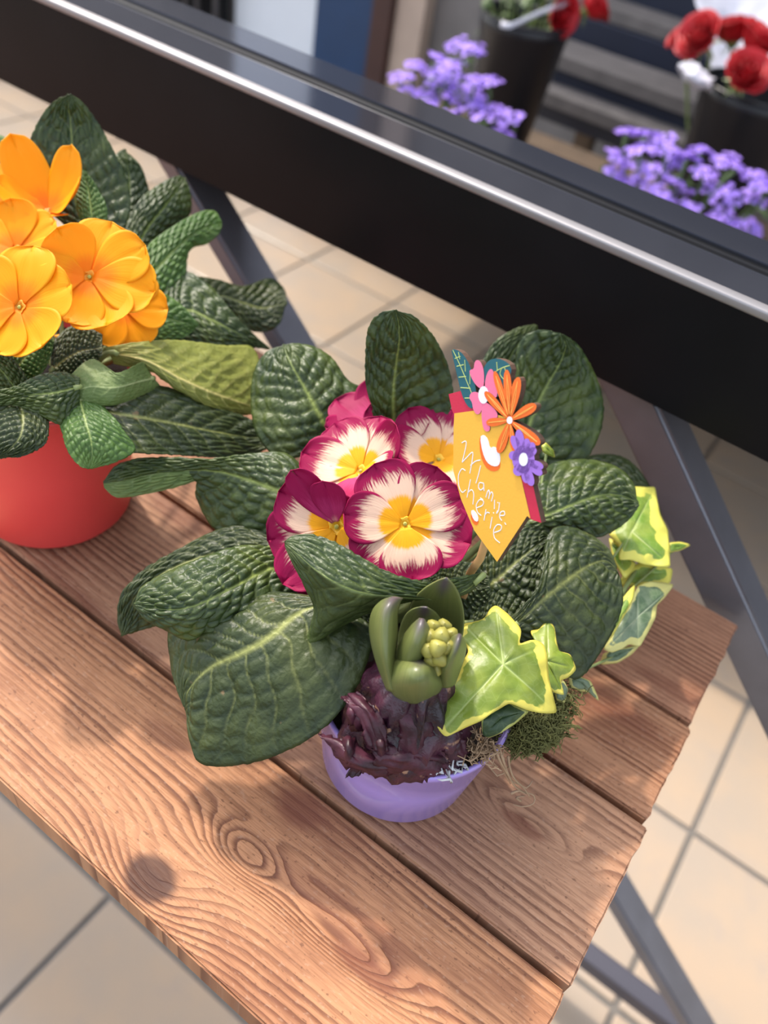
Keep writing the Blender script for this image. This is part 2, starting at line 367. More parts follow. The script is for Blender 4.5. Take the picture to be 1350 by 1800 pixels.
# setting: house front behind (all pieces stand on the floor, one plane)
WY = 3.05
def wallx(px, py): return Py(px, py, WY).x
def strip(name, xa, xb, mat, y0, y1, z1=2.6, label=None):
    bm = bmesh.new(); box(bm, xa, xb, y0, y1, 0.0, z1, 0.004); return struct(bmobj(name, bm, mat), label)
xa, xb, xc, xd, xe = [wallx(px, 60) for px in (412, 556, 660, 694, 745)]
strip('wall_back', -6.5, 4.5, M['wall_grey'], WY + 0.06, WY + 0.26, 3.0, 'grey wall behind the flower stand')
strip('door_1', xa, xb, M['wall_pale'], WY, WY + 0.05, 2.5, 'plain pale blue-white door panel')
strip('trim_1', xb + 0.002, xc, M['wall_blue'], WY - 0.02, WY + 0.05, 2.5, 'glossy dark blue upright panel')
strip('trim_2', xc + 0.002, xd, M['frame_brown'], WY - 0.05, WY + 0.05, 2.5, 'dark brown wooden post')
strip('trim_3', xd + 0.002, xe, M['jamb_tan'], WY - 0.02, WY + 0.05, 2.5, 'tan rendered strip')

# black rack left of the pale door
rk = thing('metal_rack', 'black metal rack with pale upright bars beside the pale door', 'rack', (wallx(372, 10), WY - 0.2, 0))
bm = bmesh.new(); box(bm, wallx(300, 10), wallx(408, 10), WY - 0.06, WY - 0.02, 0.0, 1.9, 0.004); bmobj('back_panel', bm, M['black_steel'], rk)
for px in (352, 372, 404):
    x = wallx(px, 10); MB().add(tube([(x, WY - 0.09, 0.0), (x, WY - 0.09, 1.9)], 0.011, 10)).build('bar', M['grey_steel'], rk)
for z in (0.30, 1.0, 1.8):
    bm = bmesh.new(); box(bm, wallx(300, 10), wallx(408, 10), WY - 0.12, WY - 0.06, z, z + 0.02); bmobj('shelf_rail', bm, M['black_steel'], rk)

# ------------------------------------------------------------------ wooden shelf: four planks
shelf = thing('wooden_shelf', 'brown wooden plank shelf carrying the potted primroses', 'shelf', (-0.4, 0.3, SH))
ys = [0.0860, 0.1924, 0.3014, 0.3850, 0.4950]
xe_ = [0.0590, 0.0598, 0.0575, 0.0555]
kn = lambda px, py: (P(px, py, 0).x, P(px, py, 0).y)
k1, k2, k3, k4, k5 = kn(265, 1545), kn(525, 1425), kn(960, 1480), kn(430, 1500), kn(590, 1650)
WL = (0.47, 0.225, 0.108); WD = (0.120, 0.040, 0.019)
mats = [wood_mat('plank_wood_knotty', 2.3, [(*k1, 0.0115, 4.5, 0.75, 0.026), (*k4, 0.0, 5.0, 0.55, 0.013), (*k5, 0.0, 5.5, 0.22, 0.011)], 215.0, WL, WD,
                 [(*k2, 0.014, 0.6, 0.75), (*kn(640, 1700), 0.007, 0.30, 0.7), (*kn(300, 1300), 0.010, 0.35, 0.4), (*kn(640, 1640), 0.012, 0.15, 0.35)]),
        wood_mat('plank_wood_cathedral', 7.7, [(k3[0] - 0.01, k3[1], 0.0, 5.0, 0.3, 0.012)], 190.0, (0.42, 0.225, 0.128), (0.125, 0.048, 0.027), [(k3[0] - 0.015, k3[1], 0.008, 0.40, 0.65), (*kn(330, 900), 0.02, 0.3, 0.6), (*kn(120, 1050), 0.012, 0.3, 0.4)]),
        wood_mat('plank_wood_plain', 12.4, [], 260.0, (0.43, 0.215, 0.115), WD, [(*kn(1060, 1230), 0.014, 0.35, 0.5)]),
        wood_mat('plank_wood_pinkish', 21.9, [], 230.0, (0.42, 0.21, 0.122), (0.130, 0.046, 0.025), [(*kn(1180, 1210), 0.010, 0.30, 0.5)])]
for i in range(4):
    g = 0.0019
    bm = bmesh.new(); nx = 40; x0 = -1.55; x1 = xe_[i]; y0 = ys[i] + g; y1 = ys[i + 1] - g; z0, z1 = SH - 0.022, SH
    box(bm, x0, x1, y0, y1, z0, z1)
    bmesh.ops.subdivide_edges(bm, edges=[e for e in bm.edges if abs(e.verts[0].co.y - e.verts[1].co.y) > 0.01], cuts=14)
    for v in bm.verts:
        if v.co.x > x1 - 1e-5: v.co.x += noise.noise(Vector((i * 3.0, v.co.y * 160, v.co.z * 60))) * 0.0016
    es = [e for e in bm.edges if e.calc_face_angle(0) > 0.9]
    bmesh.ops.bevel(bm, geom=es, offset=0.0011, segments=2, affect='EDGES')
    bmobj('plank', bm, mats[i], shelf)

# ------------------------------------------------------------------ steel display stand
stand = thing('display_stand', 'black and grey steel display stand with sloping struts behind the shelf', 'stand', (-0.4, 0.52, 0))
YB = 0.4957
zb0, zb1 = SH + 0.132, SH + 0.221
prof = [(0.0, zb0), (0.0, zb1 - 0.005), (0.0012, zb1 - 0.0018), (0.004, zb1), (0.0095, zb1 + 0.0002), (0.0115, zb1 - 0.0016), (0.013, zb1 - 0.0030), (0.056, zb1 - 0.0030),
        (0.0575, zb1 - 0.0014), (0.0605, zb1 - 0.0012), (0.062, zb1 - 0.0024), (0.064, zb1 - 0.0010), (0.100, zb1 + 0.0010), (0.103, zb1 - 0.0005), (0.103, zb0), ]
vs = []; fs = []
for x in (-2.3, 0.95):
    for (dy, z) in prof: vs.append((x, YB + dy, z))
n = len(prof)
for i in range(n): fs.append((i, (i + 1) % n, n + (i + 1) % n, n + i))
fs.append(tuple(range(n - 1, -1, -1))); fs.append(tuple(range(n, 2 * n)))
beam = link('beam', mesh('beam', vs, fs), M['black_steel'], stand, False); beam['label'] = 'black glossy steel beam with bright front lip'
bm = bmesh.new(); box(bm, -2.3, 0.95, YB - 0.0008, YB + 0.0095, zb1 - 0.005, zb1 + 0.0010, 0.0016); 
lip = bmobj('beam_lip', bm, plain('sky_highlight_lip', (0.31, 0.295, 0.30), 0.42, 0.55), stand, True); lip['label'] = 'beam lip with the sky highlight in its colour'  # paler than the black beam: sky highlight put into the lip colour
bm = bmesh.new(); box(bm, -2.3, 0.95, YB + 0.0125, YB + 0.0555, zb1 - 0.004, zb1 - 0.0026); box(bm, -2.3, 0.95, YB + 0.0640, YB + 0.1005, zb1 - 0.004, zb1 + 0.0013)
tray = bmobj('beam_top', bm, plain('dark_mirror_steel', (0.17, 0.18, 0.225), 0.09, 0.9, 5, 0.2), stand); tray['label'] = 'dark mirror-like top face of the beam'
YS = 0.508
def strut(xm, zm, slope, top, bot, wd=0.034, dp=0.034):
    d = Vector((1, 0, -slope)).normalized(); q = Vector((slope, 0, 1)).normalized()
    a = Vector((xm, YS, zm)); t0 = (a.z - top) / -d.z * -1; s0 = (top - a.z) / d.z; s1 = (bot - a.z) / d.z
    bm = bmesh.new(); vv = []
    for s in (s0, s1):
        for (u, y) in ((0, 0), (0, dp), (-wd, dp), (-wd, 0)):
            vv.append(bm.verts.new(a + d * s + q * u + Vector((0, y, 0))))
    for i in range(4): bm.faces.new((vv[i], vv[(i + 1) % 4], vv[4 + (i + 1) % 4], vv[4 + i]))
    bm.faces.new(vv[0:4]); bm.faces.new(vv[7:3:-1])
    bmesh.ops.bevel(bm, geom=list(bm.edges), offset=0.0028, segments=3, affect='EDGES')
    bmobj('strut', bm, M['grey_steel'], stand)
strut(-0.063, SH + 0.119, 0.95, SH + 0.20, 0.012)
strut(-0.511, SH + 0.106, 0.889, SH + 0.20, 0.012, 0.020, 0.038)
strut(-0.96, SH + 0.100, 0.90, SH + 0.20, 0.012, 0.020, 0.038)
bm = bmesh.new(); box(bm, -2.2, 0.75, YS + 0.040, YS + 0.068, SH - 0.738, SH - 0.708, 0.003); bmobj('rail', bm, plain('shaded_steel', (0.075, 0.072, 0.09), 0.4, 0.3), stand)  # rail lies in shade, so the shade is put into a darker steel colour
bm = bmesh.new(); box(bm, -2.2, 0.02, YS - 0.02, YS + 0.0, SH - 0.060, SH - 0.022, 0.002); bmobj('shelf_bearer', bm, M['grey_steel'], stand)
for x in (-1.3, -0.55, -0.02):
    bm = bmesh.new(); box(bm, x - 0.012, x + 0.012, 0.12, YS - 0.02, SH - 0.047, SH - 0.022, 0.002); bmobj('shelf_bracket', bm, M['grey_steel'], stand)
for x in (-2.1, 0.72):
    bm = bmesh.new(); box(bm, x - 0.015, x + 0.015, YS + 0.036, YS + 0.066, 0.0, zb0 + 0.02, 0.003); bmobj('upright', bm, M['grey_steel'], stand)

# ------------------------------------------------------------------ pots
def pot(name, label, cx, cy, rb, rt, h, mat, parts_soil):
    t = thing(name, label, 'plant pot', (cx, cy, SH))
    z = SH
    pr = [(0.002, z + 0.0004), (rb * 0.80, z + 0.0004), (rb * 0.93, z + 0.0014), (rb, z + 0.006), (rb + (rt - rb) * 0.5, z + h * 0.55), (rt - 0.0012, z + h - 0.007), (rt - 0.0004, z + h - 0.006),
          (rt, z + h - 0.002), (rt - 0.0006, z + h), (rt - 0.0022, z + h - 0.0006), (rt - 0.004, z + h - 0.008), (rb - 0.002, z + 0.008), (0.002, z + 0.006)]
    # round the wall a little by resampling
    MB().add(lathe(pr, cx, cy, 96)).build('pot_wall', mat, t)
    def lump(v, r, zz, a): v.z += noise.noise(v * 70) * 0.004; return v
    so = [(0.0005, z + h - parts_soil)] + [(rt * 0.93 * i / 10, z + h - parts_soil) for i in range(1, 11)]
    MB().add(lathe(so, cx, cy, 48, lump)).build('soil', M['soil'], t)
    return t
pot('plant_pot', 'lilac plastic pot holding the magenta primrose, hyacinth bulb and ivy', -0.082, 0.241, 0.0445, 0.0535, 0.075, M['lilac'], 0.008)
pot('plant_pot', 'coral red plastic pot under the amber flowered primrose', -0.387, 0.244, 0.0520, 0.0615, 0.120, M['coral'], 0.010)

# ------------------------------------------------------------------ leaves traced as rails: left edge, midrib, right edge
def V3(l): return [P(*p) for p in l]
def leaf(parent, L, Mi, Rr, mat='leaf', nv=11, amp=1.2, crown=None, rows=88, cols=60, fold=0.0, wave=0.8, seed=0, name='leaf', vein=1.0, under=False, rough_edge=0.5, stalk_r=0.0022, mat2=None, v2=0.0):
    L, Mi, Rr = V3(L), V3(Mi), V3(Rr)
    vs, uvs, cell_a, vein_a = [], [], [], []
    grid = []
    for i in range(rows + 1):
        v = i / rows
        l, m, r = cat_rom(L, v), cat_rom(Mi, v), cat_rom(Rr, v)
        row = []
        for j in range(cols + 1):
            s = -1 + 2 * j / cols
            par = m + (r - l) * (s / 2) + ((l + r) * 0.5 - m) * (s * s)
            e = r if s > 0 else l
            lin = m.lerp(e, abs(s))
            row.append(par.lerp(lin, fold))
        grid.append(row)
    flip = 0
    for i in range(rows + 1):
        for j in range(cols + 1):
            a = grid[min(i + 1, rows)][j] - grid[max(i - 1, 0)][j]; b = grid[i][min(j + 1, cols)] - grid[i][max(j - 1, 0)]
            nrm = a.cross(b)
            if nrm.length < 1e-12: nrm = Vector((0, 0, 1))
            nrm.normalize()
            if nrm.dot(CAM - grid[i][j]) < 0: nrm = -nrm
            v = i / rows; s = -1 + 2 * j / cols; u = abs(s)
            wob = noise.noise(Vector((s * 3 + seed, v * 5, 1.7))) * 0.45
            ph = v * nv * 1.15 - u * 1.9 + wob + (0.5 if s > 0 else 0.0)
            lat = abs((ph % 1.0) - 0.5) * 2            # 0 at mid cell, 1 on a lateral vein
            ps = u * 5.5 + 0.35 * math.floor(ph) + noise.noise(Vector((s * 6, v * 9, seed + 5.0))) * 0.5
            crs = abs((ps % 1.0) - 0.5) * 2
            ce = (1 - lat ** 2.2) ** 0.75 * (1 - 0.80 * crs ** 2.4) + 0.25 * noise.noise(Vector((s * 9, v * 16, seed + 3)))
            mid = math.exp(-(u / 0.05) ** 2)
            ce *= 1 - math.exp(-(u / 0.10) ** 2)
            edge_fade = min(1.0, (1 - u) * 6) * min(1.0, (1 - v) * 8) * min(1.0, v * 6 + 0.1)
            d = amp * 0.00165 * (ce - 0.45) * edge_fade
            d *= -0.8 if under else 1.0
            d += wave * 0.001 * u * u * noise.noise(Vector((s * 1.3 + seed * 2.1, v * 4.5, seed))) * 2.2
            wid = max((grid[i][cols] - grid[i][0]).length, 1e-5)
            tang = (grid[i][min(j + 1, cols)] - grid[i][max(j - 1, 0)])
            p = grid[i][j] + nrm * d
            if u > 0.8 and 0.04 < v < 0.985 and tang.length > 1e-7:
                p += tang.normalized() * s * (u - 0.8) * 5 * rough_edge * 0.0016 * noise.noise(Vector((s * 2, v * 48, seed + 9)))
            vs.append(p); uvs.append((j / cols, v)); cell_a.append(ce)
            mv = math.exp(-(u / (0.045 * (1.15 - v * 0.8))) ** 2) * (1 - v * 0.55)
            lv = max(0, (lat - 0.86) / 0.14) * (0.55 * (1 - u) ** 0.7) * (1 - v * 0.4)
            vein_a.append(min(1.0, (mv + lv) * vein))
    fs = []
    for i in range(rows):
        for j in range(cols):
            a = i * (cols + 1) + j; fs.append((a, a + 1, a + cols + 2, a + cols + 1))
    me = mesh(name, vs, fs)
    for nm, arr in (('cell', cell_a), ('vein', vein_a)):
        at = me.attributes.new(nm, 'FLOAT', 'POINT'); at.data.foreach_set('value', arr)
    uvl = me.uv_layers.new(name='UVMap')
    for lp in me.loops: uvl.data[lp.index].uv = uvs[lp.vertex_index]
    o = link(name, me, M[mat] if isinstance(mat, str) else mat, parent)
    if mat2:
        me.materials.append(M[mat2])
        for pi, pol in enumerate(me.polygons): pol.material_index = 1 if (pi % cols) >= cols // 2 and pi // cols >= v2 * rows else 0
    md = o.modifiers.new('thickness', 'SOLIDIFY'); md.thickness = 0.00035; md.offset = -1
    if crown is not None:
        b = Mi[0]; c = Vector(crown); m1 = b.lerp(c, 0.5) - Vector((0, 0, 0.004)); nx = Mi[0] + (Mi[0] - cat_rom(Mi, 0.1)).normalized() * 0.004
        MB().add(tube([cat_rom(Mi, 0.06), b, m1, c], [stalk_r * 0.7, stalk_r, stalk_r * 1.1, stalk_r * 1.2], 8, 5)).build('stalk', M['stalk'], o)
    return o

prim = thing('primrose_plant', 'primrose with magenta, white and yellow flowers in the lilac pot', 'plant', (-0.095, 0.262, SH + 0.066))
CR = P(690, 1085, 72)
# L1 upright leaf at the back
leaf(prim, [(680, 830, 118), (662, 745, 142), (647, 690, 160), (642, 625, 180), (648, 575, 196), (668, 551, 204), (692, 545, 207)],
     [(705, 840, 116), (693, 745, 140), (692, 690, 158), (697, 640, 175), (702, 600, 190), (700, 565, 201), (694, 545, 207)],
     [(735, 835, 118), (775, 750, 142), (796, 705, 156), (790, 650, 174), (765, 595, 193), (730, 557, 205), (696, 545, 207)], crown=CR, seed=1)
# L2 broad leaf at the back left
leaf(prim, [(610, 815, 106), (545, 802, 110), (490, 806, 108), (452, 765, 114), (440, 700, 126), (450, 645, 138), (472, 615, 146), (498, 605, 150)],
     [(625, 815, 108), (588, 770, 118), (560, 725, 130), (535, 680, 139), (515, 645, 146), (503, 620, 149), (498, 605, 150)],
     [(650, 810, 108), (655, 745, 120), (650, 690, 128), (612, 668, 134), (585, 632, 142), (553, 610, 147), (520, 602, 150), (498, 605, 150)], crown=CR, seed=2, nv=10)
# L3 left leaf with a long curled end
leaf(prim, [(540, 830, 120), (500, 796, 126), (440, 799, 124), (370, 808, 120), (310, 804, 116), (250, 806, 112), (205, 818, 107), (182, 845, 100)],
     [(545, 878, 116), (500, 866, 119), (440, 845, 117), (385, 830, 114), (330, 828, 111), (270, 834, 107), (215, 846, 102), (182, 850, 99)],
     [(550, 935, 96), (500, 965, 86), (430, 962, 82), (372, 925, 84), (346, 872, 92), (352, 842, 104), (300, 858, 99), (240, 872, 94), (205, 874, 93), (184, 858, 97)], crown=CR, seed=3, nv=12, mat2='leaf_under', v2=0.60)
# L4b leaf behind, then L4
leaf(prim, [(480, 935, 96), (420, 925, 93), (370, 935, 88), (300, 975, 80), (240, 1018, 74), (213, 1052, 66), (207, 1092, 55), (214, 1118, 50)],
     [(490, 965, 95), (420, 966, 92), (350, 980, 86), (290, 1005, 80), (245, 1040, 74), (226, 1075, 62), (214, 1118, 50)],
     [(500, 1010, 88), (430, 1040, 80), (360, 1060, 76), (310, 1085, 66), (280, 1100, 54), (250, 1108, 50), (214, 1118, 50)], crown=CR, seed=4, mat='leaf_big')
leaf(prim, [(530, 985, 94), (480, 962, 101), (420, 962, 104), (350, 982, 104), (285, 1010, 98), (248, 1032, 93), (235, 1062, 89)],
     [(545, 1000, 93), (480, 998, 101), (410, 1032, 104), (350, 1062, 101), (305, 1072, 96), (265, 1068, 92), (235, 1062, 89)],
     [(550, 1050, 88), (520, 1072, 90), (465, 1094, 89), (400, 1118, 82), (340, 1127, 77), (288, 1107, 79), (258, 1092, 83), (235, 1064, 88)], crown=CR, seed=5, nv=11, amp=1.4)
# L5 big drooping leaf at the front left
leaf(prim, [(555, 1050, 108), (480, 1040, 98), (380, 1058, 86), (315, 1082, 76), (294, 1118, 68), (299, 1170, 62), (314, 1215, 58), (326, 1245, 54)],
     [(575, 1060, 112), (525, 1078, 108), (470, 1122, 99), (420, 1150, 89), (375, 1170, 78), (345, 1195, 69), (328, 1220, 61), (326, 1248, 54)],
     [(605, 1070, 108), (652, 1110, 106), (645, 1165, 102), (615, 1228, 94), (560, 1288, 80), (480, 1330, 62), (400, 1348, 48), (350, 1342, 42), (334, 1300, 47), (328, 1252, 53)], crown=CR, seed=6, nv=8, amp=0.9, mat='leaf_big', vein=1.2, wave=1.4, stalk_r=0.003)
# L6 folded leaf in front of the flowers
leaf(prim, [(846, 1006, 140), (800, 1015, 144), (755, 1023, 147), (690, 1008, 150), (640, 982, 152), (595, 956, 153), (550, 940, 152), (515, 942, 150), (500, 952, 148)],
     [(846, 1012, 138), (815, 1040, 137), (760, 1052, 140), (700, 1050, 143), (640, 1044, 145), (595, 1028, 147), (555, 1003, 148), (520, 972, 148), (501, 955, 147)],
     [(846, 1020, 132), (820, 1044, 130), (760, 1056, 130), (690, 1056, 124), (640, 1078, 114), (585, 1108, 104), (530, 1150, 94), (552, 1078, 116), (535, 1030, 132), (512, 985, 143), (501, 960, 146)],
     crown=CR, seed=7, nv=8, amp=0.7, fold=1.0, mat='leaf', mat2='leaf_flap', wave=0.3, vein=1.0)
# L7b, L7 right back
leaf(prim, [(880, 760, 116), (850, 700, 128), (846, 645, 142), (868, 602, 154), (905, 578, 162), (940, 570, 166)],
     [(900, 765, 114), (885, 700, 130), (890, 650, 142), (905, 615, 152), (925, 590, 160), (942, 571, 166)],
     [(930, 765, 112), (940, 700, 128), (942, 650, 140), (945, 615, 150), (945, 590, 158), (944, 572, 166)], crown=CR, seed=8)
leaf(prim, [(895, 850, 118), (880, 790, 128), (888, 720, 144), (905, 660, 160), (908, 615, 172), (925, 588, 181), (955, 580, 187), (985, 586, 188)],
     [(905, 855, 116), (918, 790, 128), (940, 725, 143), (962, 680, 156), (985, 640, 170), (995, 610, 181), (988, 588, 188)],
     [(930, 860, 112), (985, 832, 116), (1030, 808, 122), (1056, 760, 134), (1062, 710, 146), (1048, 660, 160), (1022, 612, 176), (990, 588, 188)], crown=CR, seed=9, nv=10, amp=1.7)
# L11 behind, L8
leaf(prim, [(960, 830, 92), (1030, 800, 96), (1085, 802, 98), (1125, 828, 98), (1152, 872, 92), (1163, 905, 88)],
     [(960, 870, 90), (1020, 845, 95), (1080, 850, 96), (1120, 870, 94), (1145, 890, 91), (1163, 908, 88)],
     [(965, 915, 84), (1030, 905, 88), (1080, 920, 86), (1120, 930, 84), (1145, 925, 85), (1163, 912, 87)], crown=CR, seed=10, mat='leaf_big')
leaf(prim, [(880, 895, 118), (925, 845, 126), (975, 814, 130), (1035, 808, 131), (1085, 822, 130), (1114, 850, 128), (1123, 880, 125)],
     [(880, 925, 116), (935, 912, 123), (985, 895, 128), (1030, 877, 130), (1070, 868, 129), (1100, 872, 127), (1123, 884, 125)],
     [(885, 950, 110), (935, 935, 112), (990, 935, 112), (1045, 945, 112), (1085, 930, 115), (1110, 910, 119), (1123, 888, 124)], crown=CR, seed=11, nv=10, amp=1.8)
# L10, L9 right front
leaf(prim, [(835, 1005, 104), (845, 965, 112), (875, 938, 118), (925, 922, 120), (958, 922, 120), (970, 940, 118)],
     [(835, 1040, 100), (870, 1020, 108), (905, 990, 114), (935, 965, 117), (958, 948, 118), (970, 943, 118)],
     [(845, 1085, 92), (885, 1098, 94), (920, 1085, 98), (942, 1050, 106), (952, 1005, 112), (972, 965, 116), (971, 945, 118)], crown=CR, seed=12, nv=9, amp=1.3, wave=1.6, mat='leaf_big')
leaf(prim, [(895, 1085, 106), (925, 1062, 112), (957, 1020, 119), (952, 985, 122), (968, 935, 124), (1000, 925, 124), (1040, 938, 122), (1070, 965, 119), (1084, 995, 115)],
     [(898, 1105, 104), (930, 1078, 111), (962, 1048, 117), (1000, 1018, 120), (1035, 994, 120), (1065, 985, 118), (1084, 1000, 115)],
     [(905, 1120, 98), (945, 1150, 94), (990, 1185, 86), (1020, 1192, 83), (1055, 1150, 92), (1080, 1105, 100), (1093, 1060, 106), (1092, 1025, 111), (1085, 1003, 115)], crown=CR, seed=13, nv=8, amp=1.0, mat='leaf_big', vein=0.8)
# dark inner leaves under the flowers
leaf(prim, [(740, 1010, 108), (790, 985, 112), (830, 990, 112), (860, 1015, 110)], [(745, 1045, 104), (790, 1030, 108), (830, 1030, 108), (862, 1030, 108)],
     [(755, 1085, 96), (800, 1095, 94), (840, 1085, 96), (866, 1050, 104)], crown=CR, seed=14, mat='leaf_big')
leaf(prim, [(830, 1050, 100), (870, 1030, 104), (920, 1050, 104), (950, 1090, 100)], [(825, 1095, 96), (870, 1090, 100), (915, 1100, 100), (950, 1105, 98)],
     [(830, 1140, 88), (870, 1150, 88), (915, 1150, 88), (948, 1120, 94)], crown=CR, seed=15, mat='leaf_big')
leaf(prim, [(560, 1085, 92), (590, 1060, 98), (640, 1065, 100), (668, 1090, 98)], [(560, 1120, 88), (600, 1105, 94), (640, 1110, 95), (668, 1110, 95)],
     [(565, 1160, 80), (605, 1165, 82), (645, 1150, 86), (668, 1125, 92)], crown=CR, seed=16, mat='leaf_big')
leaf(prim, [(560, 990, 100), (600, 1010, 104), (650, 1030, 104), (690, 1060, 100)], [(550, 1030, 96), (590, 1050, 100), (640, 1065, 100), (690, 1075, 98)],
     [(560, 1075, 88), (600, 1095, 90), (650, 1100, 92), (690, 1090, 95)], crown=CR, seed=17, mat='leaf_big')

# ------------------------------------------------------------------ flowers
def petal_mesh(R, ln, wd, cup, twist, notch, seed, zoff, curl=0.0, rows=20, cols=18):
    vs, uvs = [], []
    for i in range(rows + 1):
        t = i / rows
        if t < 0.60: hw = wd * R * (0.16 + 0.84 * math.sin(math.pi / 2 * t / 0.60) ** 1.15)
        else:
            q = (t - 0.60) / 0.40; hw = wd * R * max(0.0, 1 - q ** 2.6) ** 0.5
        for j in range(cols + 1):
            s = -1 + 2 * j / cols
            x = R * (0.07 + (ln - 0.07) * t); x -= R * notch * math.exp(-(s / 0.22) ** 2) * t ** 6
            if t > 0.6: x += R * 0.018 * noise.noise(Vector((s * 4, seed, t * 3))) 
            y = s * hw
            tt = x / R
            z = R * (cup * tt * tt - 0.05 * math.exp(-(tt / 0.16) ** 2)) + zoff
            z += R * (0.06 * s * s * tt * twist + 0.035 * tt * noise.noise(Vector((s * 1.6 + seed, tt * 2.2, seed * 0.7))))
            z -= R * 0.03 * math.exp(-(s / 0.12) ** 2) * tt
            z += curl * R * max(0.0, tt - 0.45) ** 2 * 2.2
            vs.append(Vector((x, y, z))); uvs.append((j / cols, t))
    fs = [(i * (cols + 1) + j, i * (cols + 1) + j + 1, (i + 1) * (cols + 1) + j + 1, (i + 1) * (cols + 1) + j) for i in range(rows) for j in range(cols)]
    return vs, fs, uvs
def frame(nc, up=(0, 1, 0)):        # nc: facing direction in camera axes
    n = (ROT @ Vector(nc)).normalized(); e1 = (ROT @ Vector((1, 0, 0))); e1 = (e1 - n * e1.dot(n)).normalized(); e2 = n.cross(e1)
    return n, e1, e2
def flower(parent, O, nc, R, petals, mat, eye, cup=0.10, crown=None, label=None, pip=None):
    n, e1, e2 = frame(nc); mt = Matrix((e1, e2, n)).transposed()
    vs, fs = lathe([(R * 0.012, -R * 0.10), (R * 0.055, -R * 0.085), (R * 0.10, -R * 0.01), (R * 0.115, R * 0.012), (R * 0.10, R * 0.018), (R * 0.060, -R * 0.012), (R * 0.005, -R * 0.05)], 0, 0, 24,
                   lambda v, r, z, a: Vector((v.x * (1 + 0.14 * math.cos(5 * a)), v.y * (1 + 0.14 * math.cos(5 * a)), v.z)))
    fl = link('flower', mesh('flower', [O + mt @ v for v in vs], fs), eye, parent)
    if label: fl['label'] = label
    vs, fs = lathe([(0.0002, -R * 0.02), (R * 0.03, -R * 0.01), (R * 0.036, R * 0.01), (R * 0.02, R * 0.024), (0.0002, R * 0.026)], 0, 0, 10)
    link('stigma', mesh('stigma', [O + mt @ v for v in vs], fs), M['eye_green'], fl)
    for i, pt in enumerate(petals):
        a, ln, wd = pt[0], pt[1], pt[2]; c2 = pt[3] if len(pt) > 3 else 0.0; mm = pt[4] if len(pt) > 4 else mat
        vs, fs, uvs = petal_mesh(R, ln, wd, cup + c2, random.uniform(0.3, 1.2), 0.10, a * 0.37 + len(parent.children), 0.0007 * (i % 3) + 0.0002 * i, random.uniform(-0.2, 0.1))
        ca, sa = math.cos(math.radians(a)), math.sin(math.radians(a))
        me = mesh('petal', [O + mt @ Vector((v.x * ca - v.y * sa, v.x * sa + v.y * ca, v.z)) for v in vs], fs)
        uvl = me.uv_layers.new(name='UVMap')
        for lp in me.loops: uvl.data[lp.index].uv = uvs[lp.vertex_index]
        o = link('petal', me, mm, fl)
        md = o.modifiers.new('thickness', 'SOLIDIFY'); md.thickness = 0.0003; md.offset = -1
    if crown is not None:
        b = O - n * R * 0.10
        MB().add(tube([b, b - n * R * 0.28, (b + Vector(crown)) * 0.5 - n * R * 0.15, Vector(crown)], [R * 0.055, R * 0.07, R * 0.05, R * 0.05], 10, 5)).build('stalk', M['stalk'], fl)
    return fl
PK = M['petal_pink']; PB = M['petal_back']
# front flower, facing the lens
flower(prim, P(712, 921, 146), (0.02, 0.10, 1), 0.0325, [(60, 1.02, 0.46), (118, 1.06, 0.50), (24, 1.02, 0.40), (-18, 1.06, 0.50), (172, 0.98, 0.42), (-82, 0.92, 0.50), (-140, 0.98, 0.44)], PK, M['eye_yellow'], 0.10, CR, 'front magenta edged flower')
# upper left flower
flower(prim, P(634, 828, 145), (-0.42, 0.52, 1), 0.0315, [(70, 1.10, 0.44), (115, 1.12, 0.50), (158, 1.05, 0.46), (25, 0.95, 0.40, 0.35), (205, 0.95, 0.42), (-30, 0.75, 0.42, 0.55), (-100, 0.75, 0.40, 0.6, PB)], PK, M['eye_yellow'], 0.16, CR)
# upper right flower behind the pick
flower(prim, P(771, 808, 138), (0.22, 0.62, 1), 0.0335, [(75, 1.05, 0.44), (125, 1.02, 0.44), (172, 0.88, 0.40, 0.2), (25, 1.0, 0.44), (-30, 0.9, 0.42), (-85, 0.75, 0.42)], PK, M['eye_yellow'], 0.14, CR)
# lower left flower turned away to the left
flower(prim, P(592, 926, 133), (-0.32, -0.12, 1), 0.0405, [(193, 1.00, 0.40), (150, 0.90, 0.40), (228, 1.00, 0.36), (252, 1.08, 0.34), (122, 0.88, 0.22, 0.30, PB), (95, 0.62, 0.24, 0.6, PB), (30, 0.45, 0.30, 0.5), (-40, 0.6, 0.36)], PK, M['eye_yellow'], 0.10, CR)
# back flower half turned away
flower(prim, P(664, 758, 132), (-0.05, 0.75, 0.9), 0.031, [(90, 1.08, 0.46, 0, PB), (40, 1.08, 0.46, 0, PB), (140, 1.08, 0.46, 0, PB), (190, 1.0, 0.42, 0, PB), (-10, 1.0, 0.42, 0, PB), (-90, 0.9, 0.45, 0, PB)], PB, M['eye_yellow'], 0.25, CR)
flower(prim, P(697, 770, 134), (0.15, 0.55, 1), 0.023, [(a, 1.0, 0.46, 0.25, PB) for a in (80, 20, 140, 200, -40, -100)], PB, M['eye_yellow'], 0.2, CR)

